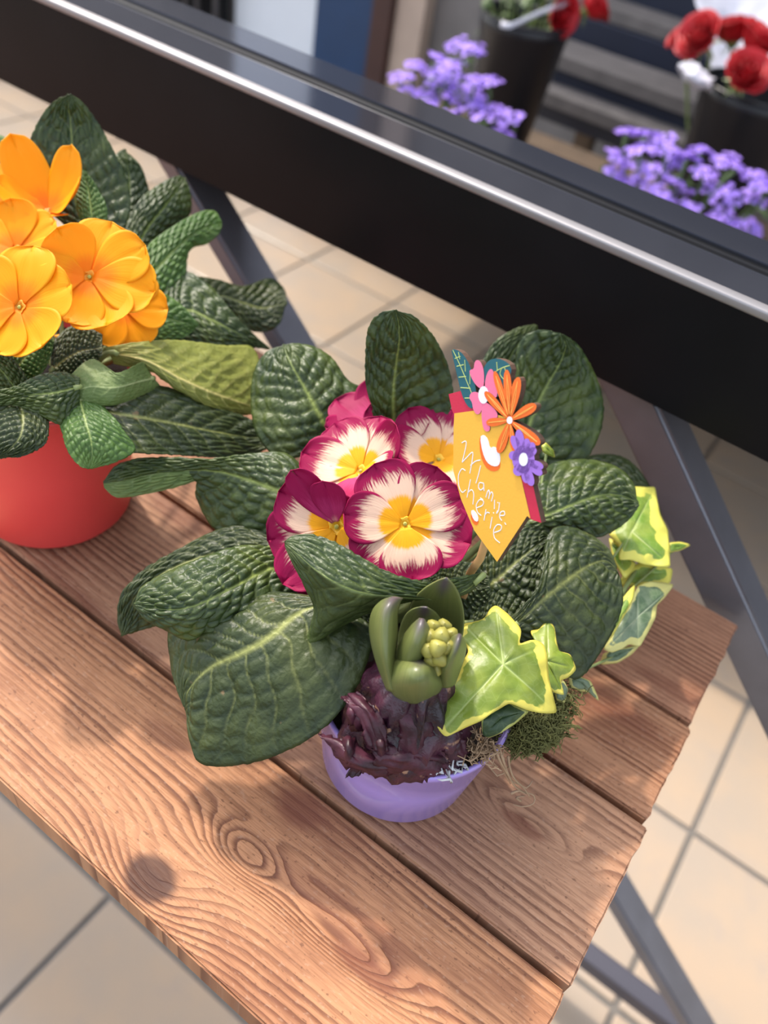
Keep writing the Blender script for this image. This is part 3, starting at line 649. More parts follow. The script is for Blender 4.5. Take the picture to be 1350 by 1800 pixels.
# ------------------------------------------------------------------ hyacinth bulb
hy = thing('hyacinth_bulb', 'purple skinned hyacinth bulb with a green opening shoot', 'plant bulb', P(715, 1275, 70))
bc = P(717, 1246, 84)
def crink(v, r, z, a):
    d = noise.noise(Vector((math.cos(a) * 3, math.sin(a) * 3, z * 90))) * 0.0045 + abs(noise.noise(Vector((math.cos(a) * 7, math.sin(a) * 7, z * 30)))) * 0.0055 - 0.001
    c = Vector((bc.x, bc.y, v.z)); return v + (v - c).normalized() * d if r > 0.002 else v
zb = SH + 0.060
pr = [(0.003, zb - 0.002), (0.020, zb - 0.002), (0.029, zb + 0.004), (0.0335, zb + 0.012), (0.0335, zb + 0.020), (0.030, zb + 0.030), (0.0255, zb + 0.040), (0.021, zb + 0.049), (0.017, zb + 0.056), (0.0135, zb + 0.062), (0.006, zb + 0.067), (0.0005, zb + 0.067)]
pp = []
for i in range(len(pr) - 1):
    for q in range(3): pp.append((pr[i][0] + (pr[i + 1][0] - pr[i][0]) * q / 3, pr[i][1] + (pr[i + 1][1] - pr[i][1]) * q / 3))
pp.append(pr[-1])
MB().add(lathe(pp, bc.x, bc.y, 72, crink)).build('bulb', M['tunic'], hy)
def shell(parent, name, L, Mi, Rr, mat, rows=28, cols=18, thick=0.0009, fold=0.0, rag=0.0, seed=0):
    L, Mi, Rr = V3(L), V3(Mi), V3(Rr); vs, uvs = [], []
    for i in range(rows + 1):
        v = i / rows; l, m, r = cat_rom(L, v), cat_rom(Mi, v), cat_rom(Rr, v)
        for j in range(cols + 1):
            s = -1 + 2 * j / cols
            p = m + (r - l) * (s / 2) + ((l + r) * 0.5 - m) * (s * s)
            if rag:
                p = p + Vector((noise.noise(Vector((s * 2.2, v * 3, seed))), noise.noise(Vector((s * 2.2, v * 3, seed + 4))), noise.noise(Vector((s * 2, v * 3, seed + 8))))) * rag
                if abs(s) > 0.9 or v > 0.95 or v < 0.05: p = p + Vector((noise.noise(Vector((s * 9, v * 14, seed))), noise.noise(Vector((s * 9, v * 14, seed + 2))), 0)) * rag * 1.2
            vs.append(p); uvs.append((j / cols, v))
    fs = [(i * (cols + 1) + j, i * (cols + 1) + j + 1, (i + 1) * (cols + 1) + j + 1, (i + 1) * (cols + 1) + j) for i in range(rows) for j in range(cols)]
    me = mesh(name, vs, fs); uvl = me.uv_layers.new(name='UVMap')
    for lp in me.loops: uvl.data[lp.index].uv = uvs[lp.vertex_index]
    o = link(name, me, mat, parent); md = o.modifiers.new('thickness', 'SOLIDIFY'); md.thickness = thick; md.offset = 0
    return o
BR = M['bract']
shell(hy, 'bract', [(735, 1175, 112), (722, 1110, 122), (722, 1064, 135), (742, 1038, 148), (768, 1021, 158), (783, 1016, 163)],
      [(770, 1175, 106), (768, 1120, 114), (768, 1085, 124), (773, 1055, 140), (780, 1030, 156), (785, 1016, 163)],
      [(800, 1175, 114), (812, 1120, 128), (815, 1085, 140), (810, 1055, 150), (800, 1032, 158), (787, 1017, 163)], BR)
shell(hy, 'bract', [(700, 1170, 118), (700, 1120, 126), (708, 1088, 134), (722, 1072, 140), (740, 1066, 144)],
      [(735, 1170, 112), (738, 1120, 124), (742, 1092, 134), (746, 1076, 141), (748, 1067, 145)],
      [(785, 1170, 112), (785, 1115, 122), (776, 1090, 132), (766, 1076, 140), (752, 1068, 145)], BR)
# bud florets on the spike
spike = MB(); sp0 = P(775, 1150, 112)
for q, (px, py, hh, sc) in enumerate([(762, 1104, 150, 1), (780, 1103, 148, 1), (756, 1122, 152, 1.05), (775, 1120, 155, 1.15), (792, 1118, 148, 1), (752, 1143, 150, 1), (769, 1140, 154, 1.1), (787, 1138, 152, 1.0), (758, 1160, 144, 1), (774, 1158, 147, 1.1), (790, 1156, 143, 0.9), (766, 1175, 138, 1)]):
    c0 = P(px, py, hh - 4); ax = (CAM - c0).normalized() * 0.5 + Vector((0, 0, 0.6)) + (c0 - sp0).normalized() * 0.3; ax.normalize()
    e1 = ax.orthogonal().normalized(); e2 = ax.cross(e1); r = 0.0037 * sc
    vs, fs = lathe([(0.0002, -0.005), (r * 0.75, -0.003), (r, 0.0), (r * 0.95, 0.002), (r * 0.55, 0.0042), (0.0002, 0.0050)], 0, 0, 12, lambda v, rr, z, a: Vector((v.x * (1 + 0.12 * math.cos(3 * a + q)), v.y * (1 + 0.12 * math.cos(3 * a + q)), v.z)))
    link('flower_bud', mesh('flower_bud', [c0 + e1 * v.x + e2 * v.y + ax * v.z for v in vs], fs), M['floret_bud'], hy)
MB().add(tube([P(745, 1215, 112), P(768, 1160, 130), P(773, 1125, 146)], [0.008, 0.008, 0.005], 12, 4)).build('flower_spike', M['bract'], hy)
shell(hy, 'bract', [(698, 1200, 118), (692, 1165, 126), (704, 1128, 138), (722, 1102, 148), (738, 1087, 154)],
      [(720, 1200, 128), (722, 1160, 142), (730, 1128, 152), (738, 1102, 156), (742, 1088, 156)],
      [(752, 1200, 120), (748, 1158, 134), (754, 1130, 146), (754, 1105, 152), (745, 1089, 155)], BR)
shell(hy, 'bract', [(680, 1212, 116), (660, 1158, 124), (650, 1110, 132), (655, 1075, 142), (672, 1056, 150), (690, 1050, 154)],
      [(690, 1215, 124), (676, 1160, 140), (673, 1112, 150), (677, 1080, 156), (685, 1062, 158), (694, 1050, 156)],
      [(706, 1212, 116), (694, 1165, 130), (698, 1118, 140), (698, 1082, 148), (702, 1060, 152), (708, 1051, 152)], BR)
shell(hy, 'bract', [(768, 1205, 118), (768, 1172, 128), (784, 1138, 140), (796, 1120, 148), (806, 1115, 152)],
      [(788, 1208, 124), (788, 1175, 142), (800, 1145, 152), (806, 1125, 155), (808, 1115, 154)],
      [(800, 1200, 118), (810, 1172, 126), (818, 1145, 136), (817, 1128, 144), (810, 1116, 152)], BR)
shell(hy, 'bract', [(712, 1234, 112), (690, 1218, 118), (678, 1192, 124), (687, 1166, 130), (708, 1157, 134), (730, 1158, 136)],
      [(731, 1236, 116), (731, 1222, 130), (733, 1198, 143), (736, 1176, 146), (738, 1164, 142), (738, 1158, 138)],
      [(750, 1234, 112), (772, 1216, 118), (781, 1197, 124), (772, 1178, 130), (758, 1166, 134), (742, 1159, 137)], BR)
# papery tunic flakes round the bulb
FK = M['flake']
shell(hy, 'tunic_flake', [(560, 1290, 82), (600, 1300, 84), (640, 1320, 84), (680, 1335, 82)], [(585, 1318, 82), (615, 1330, 88), (650, 1340, 86), (700, 1350, 80)], [(605, 1348, 74), (640, 1355, 76), (675, 1362, 76), (715, 1362, 76)], FK, rag=0.0022, seed=3)
shell(hy, 'tunic_flake', [(640, 1300, 88), (690, 1310, 92), (740, 1318, 90), (790, 1320, 84)], [(660, 1335, 88), (700, 1338, 90), (745, 1345, 86), (785, 1345, 80)], [(650, 1352, 77), (700, 1364, 77), (750, 1364, 76), (775, 1356, 76)], FK, rag=0.0025, seed=7)
shell(hy, 'tunic_flake', [(600, 1225, 98), (625, 1255, 100), (640, 1285, 96), (650, 1318, 90)], [(612, 1222, 100), (640, 1250, 104), (658, 1285, 100), (665, 1318, 92)], [(630, 1215, 102), (660, 1245, 106), (680, 1280, 102), (682, 1318, 92)], FK, rag=0.002, seed=11)
shell(hy, 'tunic_flake', [(690, 1235, 108), (700, 1265, 106), (705, 1295, 98), (700, 1325, 90)], [(715, 1240, 110), (725, 1270, 107), (730, 1300, 100), (728, 1330, 90)], [(745, 1235, 108), (755, 1262, 106), (760, 1295, 98), (755, 1322, 90)], FK, rag=0.002, seed=15)
shell(hy, 'tunic_flake', [(596, 1300, 84), (612, 1325, 84), (618, 1350, 74), (606, 1368, 70)], [(610, 1300, 85), (628, 1328, 84), (632, 1350, 74), (622, 1364, 70)], [(626, 1300, 85), (644, 1330, 82), (642, 1352, 73), (632, 1362, 70)], FK, rag=0.0015, seed=21)
shell(hy, 'tunic_flake', [(770, 1290, 92), (780, 1315, 90), (785, 1340, 82)], [(790, 1285, 92), (800, 1312, 90), (805, 1335, 82)], [(812, 1285, 90), (820, 1310, 88), (820, 1330, 80)], FK, rag=0.0018, seed=25)
for q in range(14):                 # small curled scraps of skin
    px, py = random.uniform(585, 770), random.uniform(1255, 1345); hh = 84 + random.uniform(0, 14) - (py - 1255) * 0.08
    ww, hh2 = random.uniform(8, 20), random.uniform(10, 26)
    shell(hy, 'tunic_flake', [(px - ww, py - hh2, hh), (px - ww, py, hh - 2), (px - ww * 0.6, py + hh2, hh - 7)], [(px, py - hh2, hh + 4), (px, py, hh + 5), (px, py + hh2, hh - 4)], [(px + ww, py - hh2, hh), (px + ww, py, hh - 1), (px + ww * 0.5, py + hh2, hh - 7)], FK, 8, 8, 0.0005, rag=0.0013, seed=q * 3.1)

# ------------------------------------------------------------------ ivy
ivy = thing('ivy_plant', 'lime green ivy with yellow rimmed leaves at the side of the lilac pot', 'plant', P(880, 1180, 68))
IC = P(900, 1215, 70)
def ivy_leaf(centre, outline, tips, mat, rings=18, seg=150, cup=0.0, stalk=True, seed=0, smooth_it=2):
    def res(pts, n):
        L = [0]
        m = len(pts)
        for i in range(m): L.append(L[-1] + (Vector(pts[(i + 1) % m][:2]) - Vector(pts[i][:2])).length)
        out = []; i = 0
        for q in range(n):
            d = L[-1] * q / n
            while d > L[i + 1]: i += 1
            u = (d - L[i]) / max(L[i + 1] - L[i], 1e-6); a, b = pts[i % m], pts[(i + 1) % m]
            out.append(tuple(a[c] + (b[c] - a[c]) * u for c in range(3)))
        return out
    o2 = res(outline, seg)
    for _ in range(smooth_it): o2 = [tuple((o2[i - 1][c] + 2 * o2[i][c] + o2[(i + 1) % seg][c]) / 4 for c in range(3)) for i in range(seg)]
    vs, edge, vein = [], [], []
    size = max((Vector(o[:2]) - Vector(centre[:2])).length for o in o2)
    def add(px, py, h, e):
        best = 9.0
        for t in tips:
            a = Vector(centre[:2]); b = Vector(t); q = Vector((px, py)); ab = b - a; u = max(0, min(0.93, (q - a).dot(ab) / ab.length_squared))
            best = min(best, (q - a - ab * u).length / (size * 0.015 * (1.15 - u)))
        vn = math.exp(-best ** 2); h2 = h + cup * (e * e) * 10 + (1 - e) * e * 5.5 + 2.0 * noise.noise(Vector((px * 0.04, py * 0.04, seed))) * e
        h2 -= math.exp(-(best / 2.2) ** 2) * 0.5
        vs.append(P(px, py, h2)); edge.append(e); vein.append(vn * (1 - 0.4 * e))
    add(centre[0], centre[1], centre[2], 0.0)
    for r in range(1, rings + 1):
        e = r / rings
        for o in o2: add(centre[0] + (o[0] - centre[0]) * e, centre[1] + (o[1] - centre[1]) * e, centre[2] + (o[2] - centre[2]) * e, e)
    fs = [(0, 1 + i, 1 + (i + 1) % seg) for i in range(seg)]
    for r in range(rings - 1):
        for i in range(seg):
            a = 1 + r * seg + i; b = 1 + r * seg + (i + 1) % seg; fs.append((a, a + seg, b + seg, b))
    me = mesh('leaf', vs, fs)
    for nm, arr in (('edge', edge), ('vein', vein)):
        at = me.attributes.new(nm, 'FLOAT', 'POINT'); at.data.foreach_set('value', arr)
    o = link('leaf', me, M[mat], ivy); md = o.modifiers.new('thickness', 'SOLIDIFY'); md.thickness = 0.0004; md.offset = -1
    if stalk:
        c = vs[0] - Vector((0, 0, 0.0008)); m = (c + IC) * 0.5 + Vector((0, 0, -0.006))
        MB().add(tube([c, m, IC], [0.0008, 0.0009, 0.0011], 7, 6)).build('stalk', M['stalk'], o)
    return o
ivy_leaf((884, 1168, 120), [(871, 1063, 118), (893, 1080, 119), (917, 1107, 119), (911, 1134, 120), (936, 1124, 118), (955, 1131, 116), (961, 1150, 116), (964, 1193, 112), (979, 1254, 106), (950, 1254, 108), (925, 1248, 110), (895, 1235, 113), (870, 1250, 112), (848, 1266, 110), (815, 1280, 107), (783, 1297, 103), (767, 1278, 104), (772, 1245, 107), (785, 1210, 111), (808, 1172, 115), (825, 1145, 117), (808, 1120, 116), (813, 1097, 115), (835, 1094, 117), (852, 1088, 118), (860, 1072, 118)],
         [(871, 1066), (957, 1135), (976, 1250), (772, 1290), (816, 1100)], 'ivy', seed=1)
ivy_leaf((960, 1162, 106), [(962, 1085, 106), (974, 1103, 106), (978, 1130, 106), (982, 1146, 105), (1002, 1150, 103), (1013, 1177, 100), (1000, 1190, 100), (984, 1196, 101), (992, 1223, 96), (975, 1218, 98), (958, 1205, 100), (952, 1170, 104), (945, 1130, 105), (931, 1109, 104), (945, 1108, 105), (953, 1098, 106)],
         [(962, 1088), (1010, 1175), (990, 1220)], 'ivy', 12, 100, seed=2)
ivy_leaf((880, 1262, 98), [(846, 1264, 98), (862, 1246, 99), (895, 1234, 100), (930, 1250, 97), (905, 1272, 94), (880, 1288, 92), (860, 1296, 91), (849, 1293, 92)], [(925, 1250), (852, 1290)], 'ivy_dark', 10, 80, seed=3)
ivy_leaf((1110, 935, 96), [(1114, 856, 100), (1135, 857, 100), (1151, 856, 98), (1155, 880, 97), (1160, 905, 96), (1174, 933, 93), (1176, 965, 91), (1178, 997, 88), (1155, 996, 88), (1131, 992, 89), (1108, 984, 90), (1088, 985, 88), (1090, 960, 90), (1070, 940, 90), (1085, 915, 94), (1098, 890, 97), (1108, 870, 99)],
         [(1150, 860), (1176, 992), (1090, 982)], 'ivy_wide', seed=4)
ivy_leaf((1092, 985, 82), [(1070, 945, 86), (1090, 958, 85), (1108, 985, 82), (1118, 990, 80), (1105, 1010, 78), (1098, 1018, 78), (1090, 1005, 80), (1078, 985, 82)], [(1098, 1015), (1072, 948)], 'ivy_wide', 8, 60, seed=5)
ivy_leaf((1135, 1010, 74), [(1085, 1030, 72), (1100, 1000, 76), (1130, 988, 78), (1160, 995, 76), (1182, 1000, 74), (1178, 1025, 70), (1150, 1030, 70), (1110, 1032, 70)], [(1178, 1005), (1090, 1025)], 'ivy_wide', 8, 80, seed=6)
ivy_leaf((1120, 1085, 74), [(1184, 1028, 74), (1168, 1050, 72), (1154, 1063, 71), (1152, 1085, 69), (1138, 1112, 67), (1124, 1137, 64), (1105, 1132, 66), (1092, 1141, 64), (1075, 1147, 63), (1060, 1142, 64), (1075, 1110, 70), (1095, 1075, 75), (1112, 1048, 78), (1122, 1030, 78), (1142, 1022, 77), (1165, 1024, 76)],
         [(1182, 1030), (1122, 1132), (1066, 1140), (1120, 1035)], 'ivy_grey', seed=7)
ivy_leaf((1072, 1105, 84), [(1116, 1026, 86), (1114, 1050, 85), (1098, 1080, 83), (1078, 1115, 79), (1055, 1142, 75), (1030, 1159, 71), (1048, 1130, 76), (1070, 1095, 82), (1092, 1055, 86)], [(1114, 1030), (1034, 1156)], 'ivy_wide', 8, 80, seed=8, stalk=False)
ivy_leaf((1085, 1150, 58), [(1124, 1134, 58), (1110, 1150, 55), (1085, 1165, 52), (1055, 1168, 50), (1060, 1150, 56), (1085, 1140, 60)], [(1120, 1136), (1058, 1165)], 'ivy_grey', 6, 60, seed=9)
ivy_leaf((1190, 961, 84), [(1175, 955, 86), (1195, 953, 85), (1214, 958, 83), (1196, 967, 82), (1175, 971, 83)], [(1212, 958)], 'ivy_wide', 6, 50, seed=10)
ivy_leaf((1022, 1200, 72), [(1000, 1188, 75), (1020, 1190, 74), (1038, 1198, 71), (1046, 1215, 66), (1053, 1232, 60), (1034, 1216, 64), (1015, 1214, 68), (1000, 1206, 72)], [(1050, 1228), (1003, 1192)], 'ivy_grey', 8, 60, seed=11)
ivy_leaf((985, 1215, 84), [(975, 1200, 88), (990, 1196, 87), (998, 1212, 82), (992, 1236, 76), (978, 1232, 78)], [(990, 1232)], 'ivy_grey', 6, 50, seed=12)
ivy_leaf((962, 790, 142), [(952, 784, 144), (958, 778, 145), (972, 792, 141), (975, 804, 137), (966, 800, 139), (955, 795, 142)], [(974, 802)], 'ivy', 6, 50, seed=13)
MB().add(tube([P(880, 1180, 70), P(940, 1160, 84), P(1010, 1120, 82), P(1080, 1060, 76), P(1125, 990, 76)], [0.0015] * 5, 8, 6)).build('vine', M['stalk'], ivy)

# ------------------------------------------------------------------ moss, roots
mb = MB(); rnd = random.Random(3)
for q in range(1500):
    a = rnd.uniform(0, 6.28); rr = rnd.random() ** 0.6; cx, cy = 945 + 62 * rr * math.cos(a), 1272 + 50 * rr * math.sin(a) - 0.35 * 62 * rr * math.cos(a)
    hh = 74 + 14 * (1 - rr * rr) * rnd.uniform(0.3, 1.0) - rr * 8
    p0 = P(cx, cy, hh); d = Vector((rnd.gauss(0, 1), rnd.gauss(0, 1), rnd.gauss(0.3, 0.6))).normalized(); e = Vector((rnd.gauss(0, 1), rnd.gauss(0, 1), rnd.gauss(0, 0.7))).normalized()
    ln = rnd.uniform(0.003, 0.007)
    mb.add(tube([p0, p0 + d * ln * 0.5, p0 + d * ln * 0.8 + e * ln * 0.4, p0 + d * ln * 0.6 + e * ln * 0.9], [0.00022, 0.00042, 0.00036, 0.0001], 4))
for q in range(70):
    p0 = P(985 + rnd.gauss(0, 15), 1225 + rnd.gauss(0, 18), 74 + rnd.uniform(-6, 6)); pts = [p0]
    for s in range(5): pts.append(pts[-1] + Vector((rnd.gauss(0, 1), rnd.gauss(0, 1), rnd.gauss(0, 0.7))) * 0.0022)
    mb.add(tube(pts, 0.0003, 4, 2))
moss = tag(mb.build('moss', M['moss']), 'tangled olive green moss clump on the rim of the lilac pot', 'moss', None, 'stuff')
# a cushion under the strands
def mossy(v, r, z, a): v += Vector((noise.noise(v * 260), noise.noise(v * 260 + Vector((7, 0, 0))), noise.noise(v * 260 + Vector((0, 7, 0))))) * 0.0035; return v
mc = P(942, 1275, 66)
MB().add(lathe([(0.0002, mc.z + 0.012), (0.006, mc.z + 0.0115), (0.011, mc.z + 0.008), (0.0145, mc.z + 0.002), (0.014, mc.z - 0.004), (0.008, mc.z - 0.008), (0.0002, mc.z - 0.009)], mc.x, mc.y, 40, mossy)).build('cushion', M['moss'], moss)
rt = thing('dry_roots', 'pale dry root strands hanging over the lilac pot rim', 'roots', P(872, 1335, 76))
for pts in ([(862, 1300, 82), (872, 1322, 84), (880, 1340, 80), (893, 1362, 66), (905, 1382, 52), (920, 1392, 44), (938, 1398, 38), (938, 1412, 34), (920, 1418, 32), (902, 1414, 32)],
            [(875, 1310, 82), (884, 1335, 82), (892, 1358, 68), (902, 1374, 56), (918, 1382, 50), (932, 1402, 40)],
            [(868, 1318, 82), (878, 1338, 80), (886, 1356, 68), (897, 1378, 54)], [(893, 1330, 78), (896, 1350, 70), (905, 1370, 60), (925, 1385, 48), (936, 1372, 50)],
            [(898, 1395, 46), (912, 1390, 47), (925, 1396, 42)], [(915, 1408, 36), (908, 1402, 40), (922, 1399, 40)]):
    MB().add(tube([P(*p) for p in pts], [0.0008, 0.0006, 0.0005, 0.0003], 6, 4)).build('strand', M['root'], rt)
mb = MB()
for q in range(60):
    p0 = P(848 + rnd.gauss(0, 10), 1320 + rnd.gauss(0, 8), 80 + rnd.uniform(-3, 5)); pts = [p0]
    for s in range(5): pts.append(pts[-1] + Vector((rnd.gauss(0, 1), rnd.gauss(0, 1), rnd.gauss(0, 0.7))) * 0.0024)
    mb.add(tube(pts, 0.00035, 4, 2))
o = mb.build('root_tangle', M['root'], rt); o['kind'] = 'stuff'
mb = MB()
for q in range(26):
    p0 = P(768 + rnd.gauss(0, 24), 1345 + rnd.gauss(0, 5), 78 + rnd.uniform(-2, 3)); pts = [p0]
    for s in range(4): pts.append(pts[-1] + Vector((rnd.gauss(0, 1), rnd.gauss(0, 1), rnd.gauss(0, 0.5))) * 0.0022)
    mb.add(tube(pts, [0.0004, 0.0008, 0.0008, 0.0006, 0.0002], 5, 1))
o = mb.build('pale_fluff', M['fluff'], rt); o['kind'] = 'stuff'

# ------------------------------------------------------------------ wooden plant pick
NC = Vector((-0.72, -0.16, 0.67)).normalized(); PN = (ROT @ NC).normalized(); PO = Pd(870, 800, 0.378)
pick = thing('plant_pick', 'wooden plant pick shaped as a yellow envelope with printed flowers, stuck in the lilac pot', 'plant pick', P(800, 1110, 68))
def pk(zx, zy, off=0.0):            # sign drawing units to the board's plane
    d = ray(760 + zx / 4.092, 580 + zy / 4.091); t = (PO - CAM).dot(PN) / d.dot(PN); return CAM + d * t + PN * off
def smooth_poly(pts, n=3):
    for _ in range(n): pts = [q for i in range(len(pts)) for q in ((pts[i][0] * 0.75 + pts[(i + 1) % len(pts)][0] * 0.25, pts[i][1] * 0.75 + pts[(i + 1) % len(pts)][1] * 0.25), (pts[i][0] * 0.25 + pts[(i + 1) % len(pts)][0] * 0.75, pts[i][1] * 0.25 + pts[(i + 1) % len(pts)][1] * 0.75))]
    return pts
def slab(bm, pts, front, thick, mi=0, side=1):
    f = [bm.verts.new(pk(x, y, front)) for x, y in pts]; b = [bm.verts.new(pk(x, y, front) - PN * thick) for x, y in pts]
    n = len(f)
    a = bm.faces.new(f); a.material_index = mi; c = bm.faces.new(b[::-1]); c.material_index = side
    for i in range(n): q = bm.faces.new((f[i], b[i], b[(i + 1) % n], f[(i + 1) % n])); q.material_index = side
    bmesh.ops.triangulate(bm, faces=[a, c])
def part(name, polys, mat, front, thick=0.0036, parent=None, sm=0):
    bm = bmesh.new()
    for pl in polys: slab(bm, smooth_poly(pl, sm) if sm else pl, front, thick)
    return bmobj(name, bm, [mat, M['s_wood'] if thick > 0.001 else mat], parent or pick)
def ell(cx, cy, tx, ty, hw, n=22, pinch=0.55):   # petal from a centre to a tip
    d = Vector((tx - cx, ty - cy)); L = d.length; d /= L; p = Vector((-d.y, d.x)); out = []
    for i in range(n):
        a = 2 * math.pi * i / n; u = (1 - math.cos(a)) / 2; w_ = hw * math.sin(a) * (pinch + (1 - pinch) * u) * 1.15
        q = Vector((cx, cy)) + d * (u * L) + p * w_; out.append((q.x, q.y))
    return out
def strokes(name, lines, wdt, mat, front, parent):
    mb = MB()
    for ln in lines:
        pts = [pk(x, y, front) for x, y in ln]; n = max(2, (len(pts) - 1) * 5)
        q = [cat_rom(pts, i / n) for i in range(n + 1)] if len(pts) > 2 else pts
        vs, fs = [], []
        for i, p in enumerate(q):
            d = (q[min(i + 1, len(q) - 1)] - q[max(i - 1, 0)]).normalized(); s = d.cross(PN).normalized() * wdt
            vs += [p - s, p + s, p + s * 0.6 + PN * 0.00008, p - s * 0.6 + PN * 0.00008]
        for i in range(len(q) - 1):
            for a in range(4): fs.append((4 * i + a, 4 * i + (a + 1) % 4, 4 * i + 4 + (a + 1) % 4, 4 * i + 4 + a))
        fs.append((3, 2, 1, 0)); m = 4 * (len(q) - 1); fs.append((m, m + 1, m + 2, m + 3)); mb.add((vs, fs))
    return mb.build(name, mat, parent, False)
part('flap', [[(115, 462), (195, 440), (300, 440), (400, 560), (300, 600), (150, 602), (140, 580)]], M['s_red'], -0.0002)
part('flap', [[(600, 960), (655, 1000), (720, 1110), (782, 1388), (722, 1368), (690, 1352), (630, 1080)]], M['s_red'], -0.0002)
env = part('envelope', [[(158, 600), (360, 572), (560, 640), (600, 900), (706, 1357), (682, 1338), (465, 1668), (300, 1440), (205, 1215), (150, 1010), (153, 700)]], M['s_yellow'], 0.0)
for pl, ribs in (([(137, 133), (200, 150), (250, 210), (290, 300), (312, 400), (320, 500), (292, 572), (250, 545), (210, 460), (180, 330), (150, 200)],
                  [[(150, 145), (200, 250), (250, 370), (290, 470), (305, 540)], [(165, 205), (205, 190)], [(178, 262), (228, 250)], [(192, 340), (245, 335)], [(205, 415), (278, 420)], [(235, 490), (296, 490)], [(190, 160), (200, 210)], [(235, 215), (240, 300)], [(275, 290), (272, 390)]]),
                 ([(360, 300), (390, 235), (440, 203), (510, 212), (575, 262), (560, 350), (520, 470), (450, 480), (380, 400)],
                  [[(560, 255), (500, 275), (450, 310), (420, 380)], [(500, 275), (490, 320), (520, 360)], [(470, 295), (465, 230)], [(520, 265), (530, 300)]])):
    lf = part('printed_leaf', [pl], M['s_teal'], 0.0002, sm=1); strokes('leaf_veins', ribs, 0.00022, M['s_lime'], 0.00026, lf)
pf = part('pink_flower', [[(320, 213), (352, 225), (376, 290), (376, 410), (350, 425), (310, 390), (275, 325), (270, 287), (302, 282), (305, 240)], [(380, 440), (384, 350), (410, 283), (437, 280), (455, 340), (480, 480), (420, 510)],
                           [(360, 470), (320, 442), (280, 450), (267, 490), (290, 520), (295, 570), (320, 610), (352, 600), (365, 530)], [(355, 520), (400, 520), (475, 590), (470, 645), (405, 640), (425, 722), (385, 735), (360, 680)]], M['s_pink'], 0.0004, sm=2)
part('flower_heart', [ell(372, 405, 372, 530, 32, 24, 1.0)], M['s_white'], 0.0005, 0.0003, pf)
tips = [(540, 285, 34), (625, 338, 40), (452, 296, 30), (383, 443, 34), (393, 668, 36), (482, 885, 40), (592, 870, 26), (780, 822, 44), (752, 538, 44)]
of = part('orange_flower', [ell(562, 650, x, y, hw, 22, 0.35) for x, y, hw in tips], M['s_orange'], 0.0006)
strokes('petal_stripes', [[(562 + (x - 562) * 0.12, 650 + (y - 650) * 0.12), (562 + (x - 562) * 0.5 + o_, 650 + (y - 650) * 0.5), (562 + (x - 562) * 0.9, 650 + (y - 650) * 0.9)] for x, y, hw in tips for o_ in (-6, 8)], 0.00018, M['s_orange_l'], 0.00066, of)
part('flower_heart', [ell(562, 622, 562, 676, 18, 20, 1.0)], M['s_white'], 0.0007, 0.0003, of)
vf = part('violet_flower', [ell(663, 930, x, y, hw, 22, 0.4) for x, y, hw in [(625, 715, 36), (580, 760, 34), (690, 780, 34), (735, 810, 38), (752, 850, 34), (805, 990, 34), (795, 1040, 34), (725, 1120, 36), (685, 1100, 34), (610, 1045, 44), (560, 890, 38)]] + [ell(663, 830, 663, 1030, 70, 24, 1.0)], M['s_violet'], 0.0008)
part('flower_heart', [ell(663, 882, 663, 978, 28, 24, 1.0)], M['s_white'], 0.0009, 0.0003, vf)
part('heart_shade', [[(338, 785), (345, 900), (380, 985), (432, 1022), (486, 1005), (491, 940), (400, 900), (350, 770)]], M['s_orange'], 0.0001, 0.0003, env, 1)
part('heart_shade', [[(275, 1318), (280, 1370), (312, 1410), (334, 1390), (330, 1350)]], M['s_orange'], 0.0001, 0.0003, env, 1)
part('heart', [[(343, 768), (372, 752), (402, 785), (415, 852), (445, 836), (480, 868), (492, 930), (480, 978), (438, 982), (392, 952), (362, 880)]], M['s_white'], 0.0002, 0.0003, env, 1)
part('heart', [[(275, 1300), (300, 1293), (332, 1340), (330, 1382), (298, 1368)]], M['s_white'], 0.0002, 0.0003, env, 1)
strokes('lettering', [
    [(212, 812), (240, 800), (242, 835), (215, 952)], [(215, 952), (250, 915), (290, 880), (285, 950), (270, 1032)], [(274, 975), (310, 945), (346, 936)], [(348, 975), (332, 1040), (314, 1102)],
    [(368, 1102), (340, 1100), (332, 1130), (348, 1152), (370, 1130), (368, 1102), (372, 1158)], [(385, 1205), (398, 1160)], [(388, 1190), (405, 1152), (412, 1180), (405, 1215)], [(406, 1200), (426, 1165), (436, 1190), (425, 1232)],
    [(448, 1222), (446, 1288)], [(470, 1238), (474, 1246)], [(470, 1298), (462, 1320), (476, 1298), (484, 1240)], [(482, 1335), (518, 1332), (516, 1305), (492, 1312), (484, 1345), (500, 1372)], [(520, 1385), (530, 1402)],
    [(238, 1012), (212, 1000), (188, 1050), (192, 1125), (215, 1168), (242, 1150)], [(275, 1075), (262, 1140), (250, 1205)], [(256, 1170), (282, 1150), (298, 1180), (292, 1255)],
    [(318, 1280), (360, 1262), (368, 1232), (340, 1222), (316, 1262), (326, 1312), (352, 1335)], [(345, 1208), (365, 1222)], [(386, 1290), (372, 1370)], [(378, 1332), (395, 1312), (412, 1318)], [(430, 1345), (416, 1428)], [(438, 1312), (442, 1320)],
    [(446, 1458), (490, 1440), (496, 1408), (466, 1402), (442, 1440), (448, 1496), (486, 1532)]], 0.00025, M['s_white'], 0.00005, env)['label'] = 'white handwritten lettering'
sk0 = pk(420, 1100, -0.0058); sk1 = pk(318, 1600, -0.0062); 
MB().add(tube([sk0, sk1, P(828, 1002, 132), P(800, 1110, 62)], [0.0021, 0.0021, 0.0021, 0.0018], 10, 2)).build('stick', M['stick'], pick)

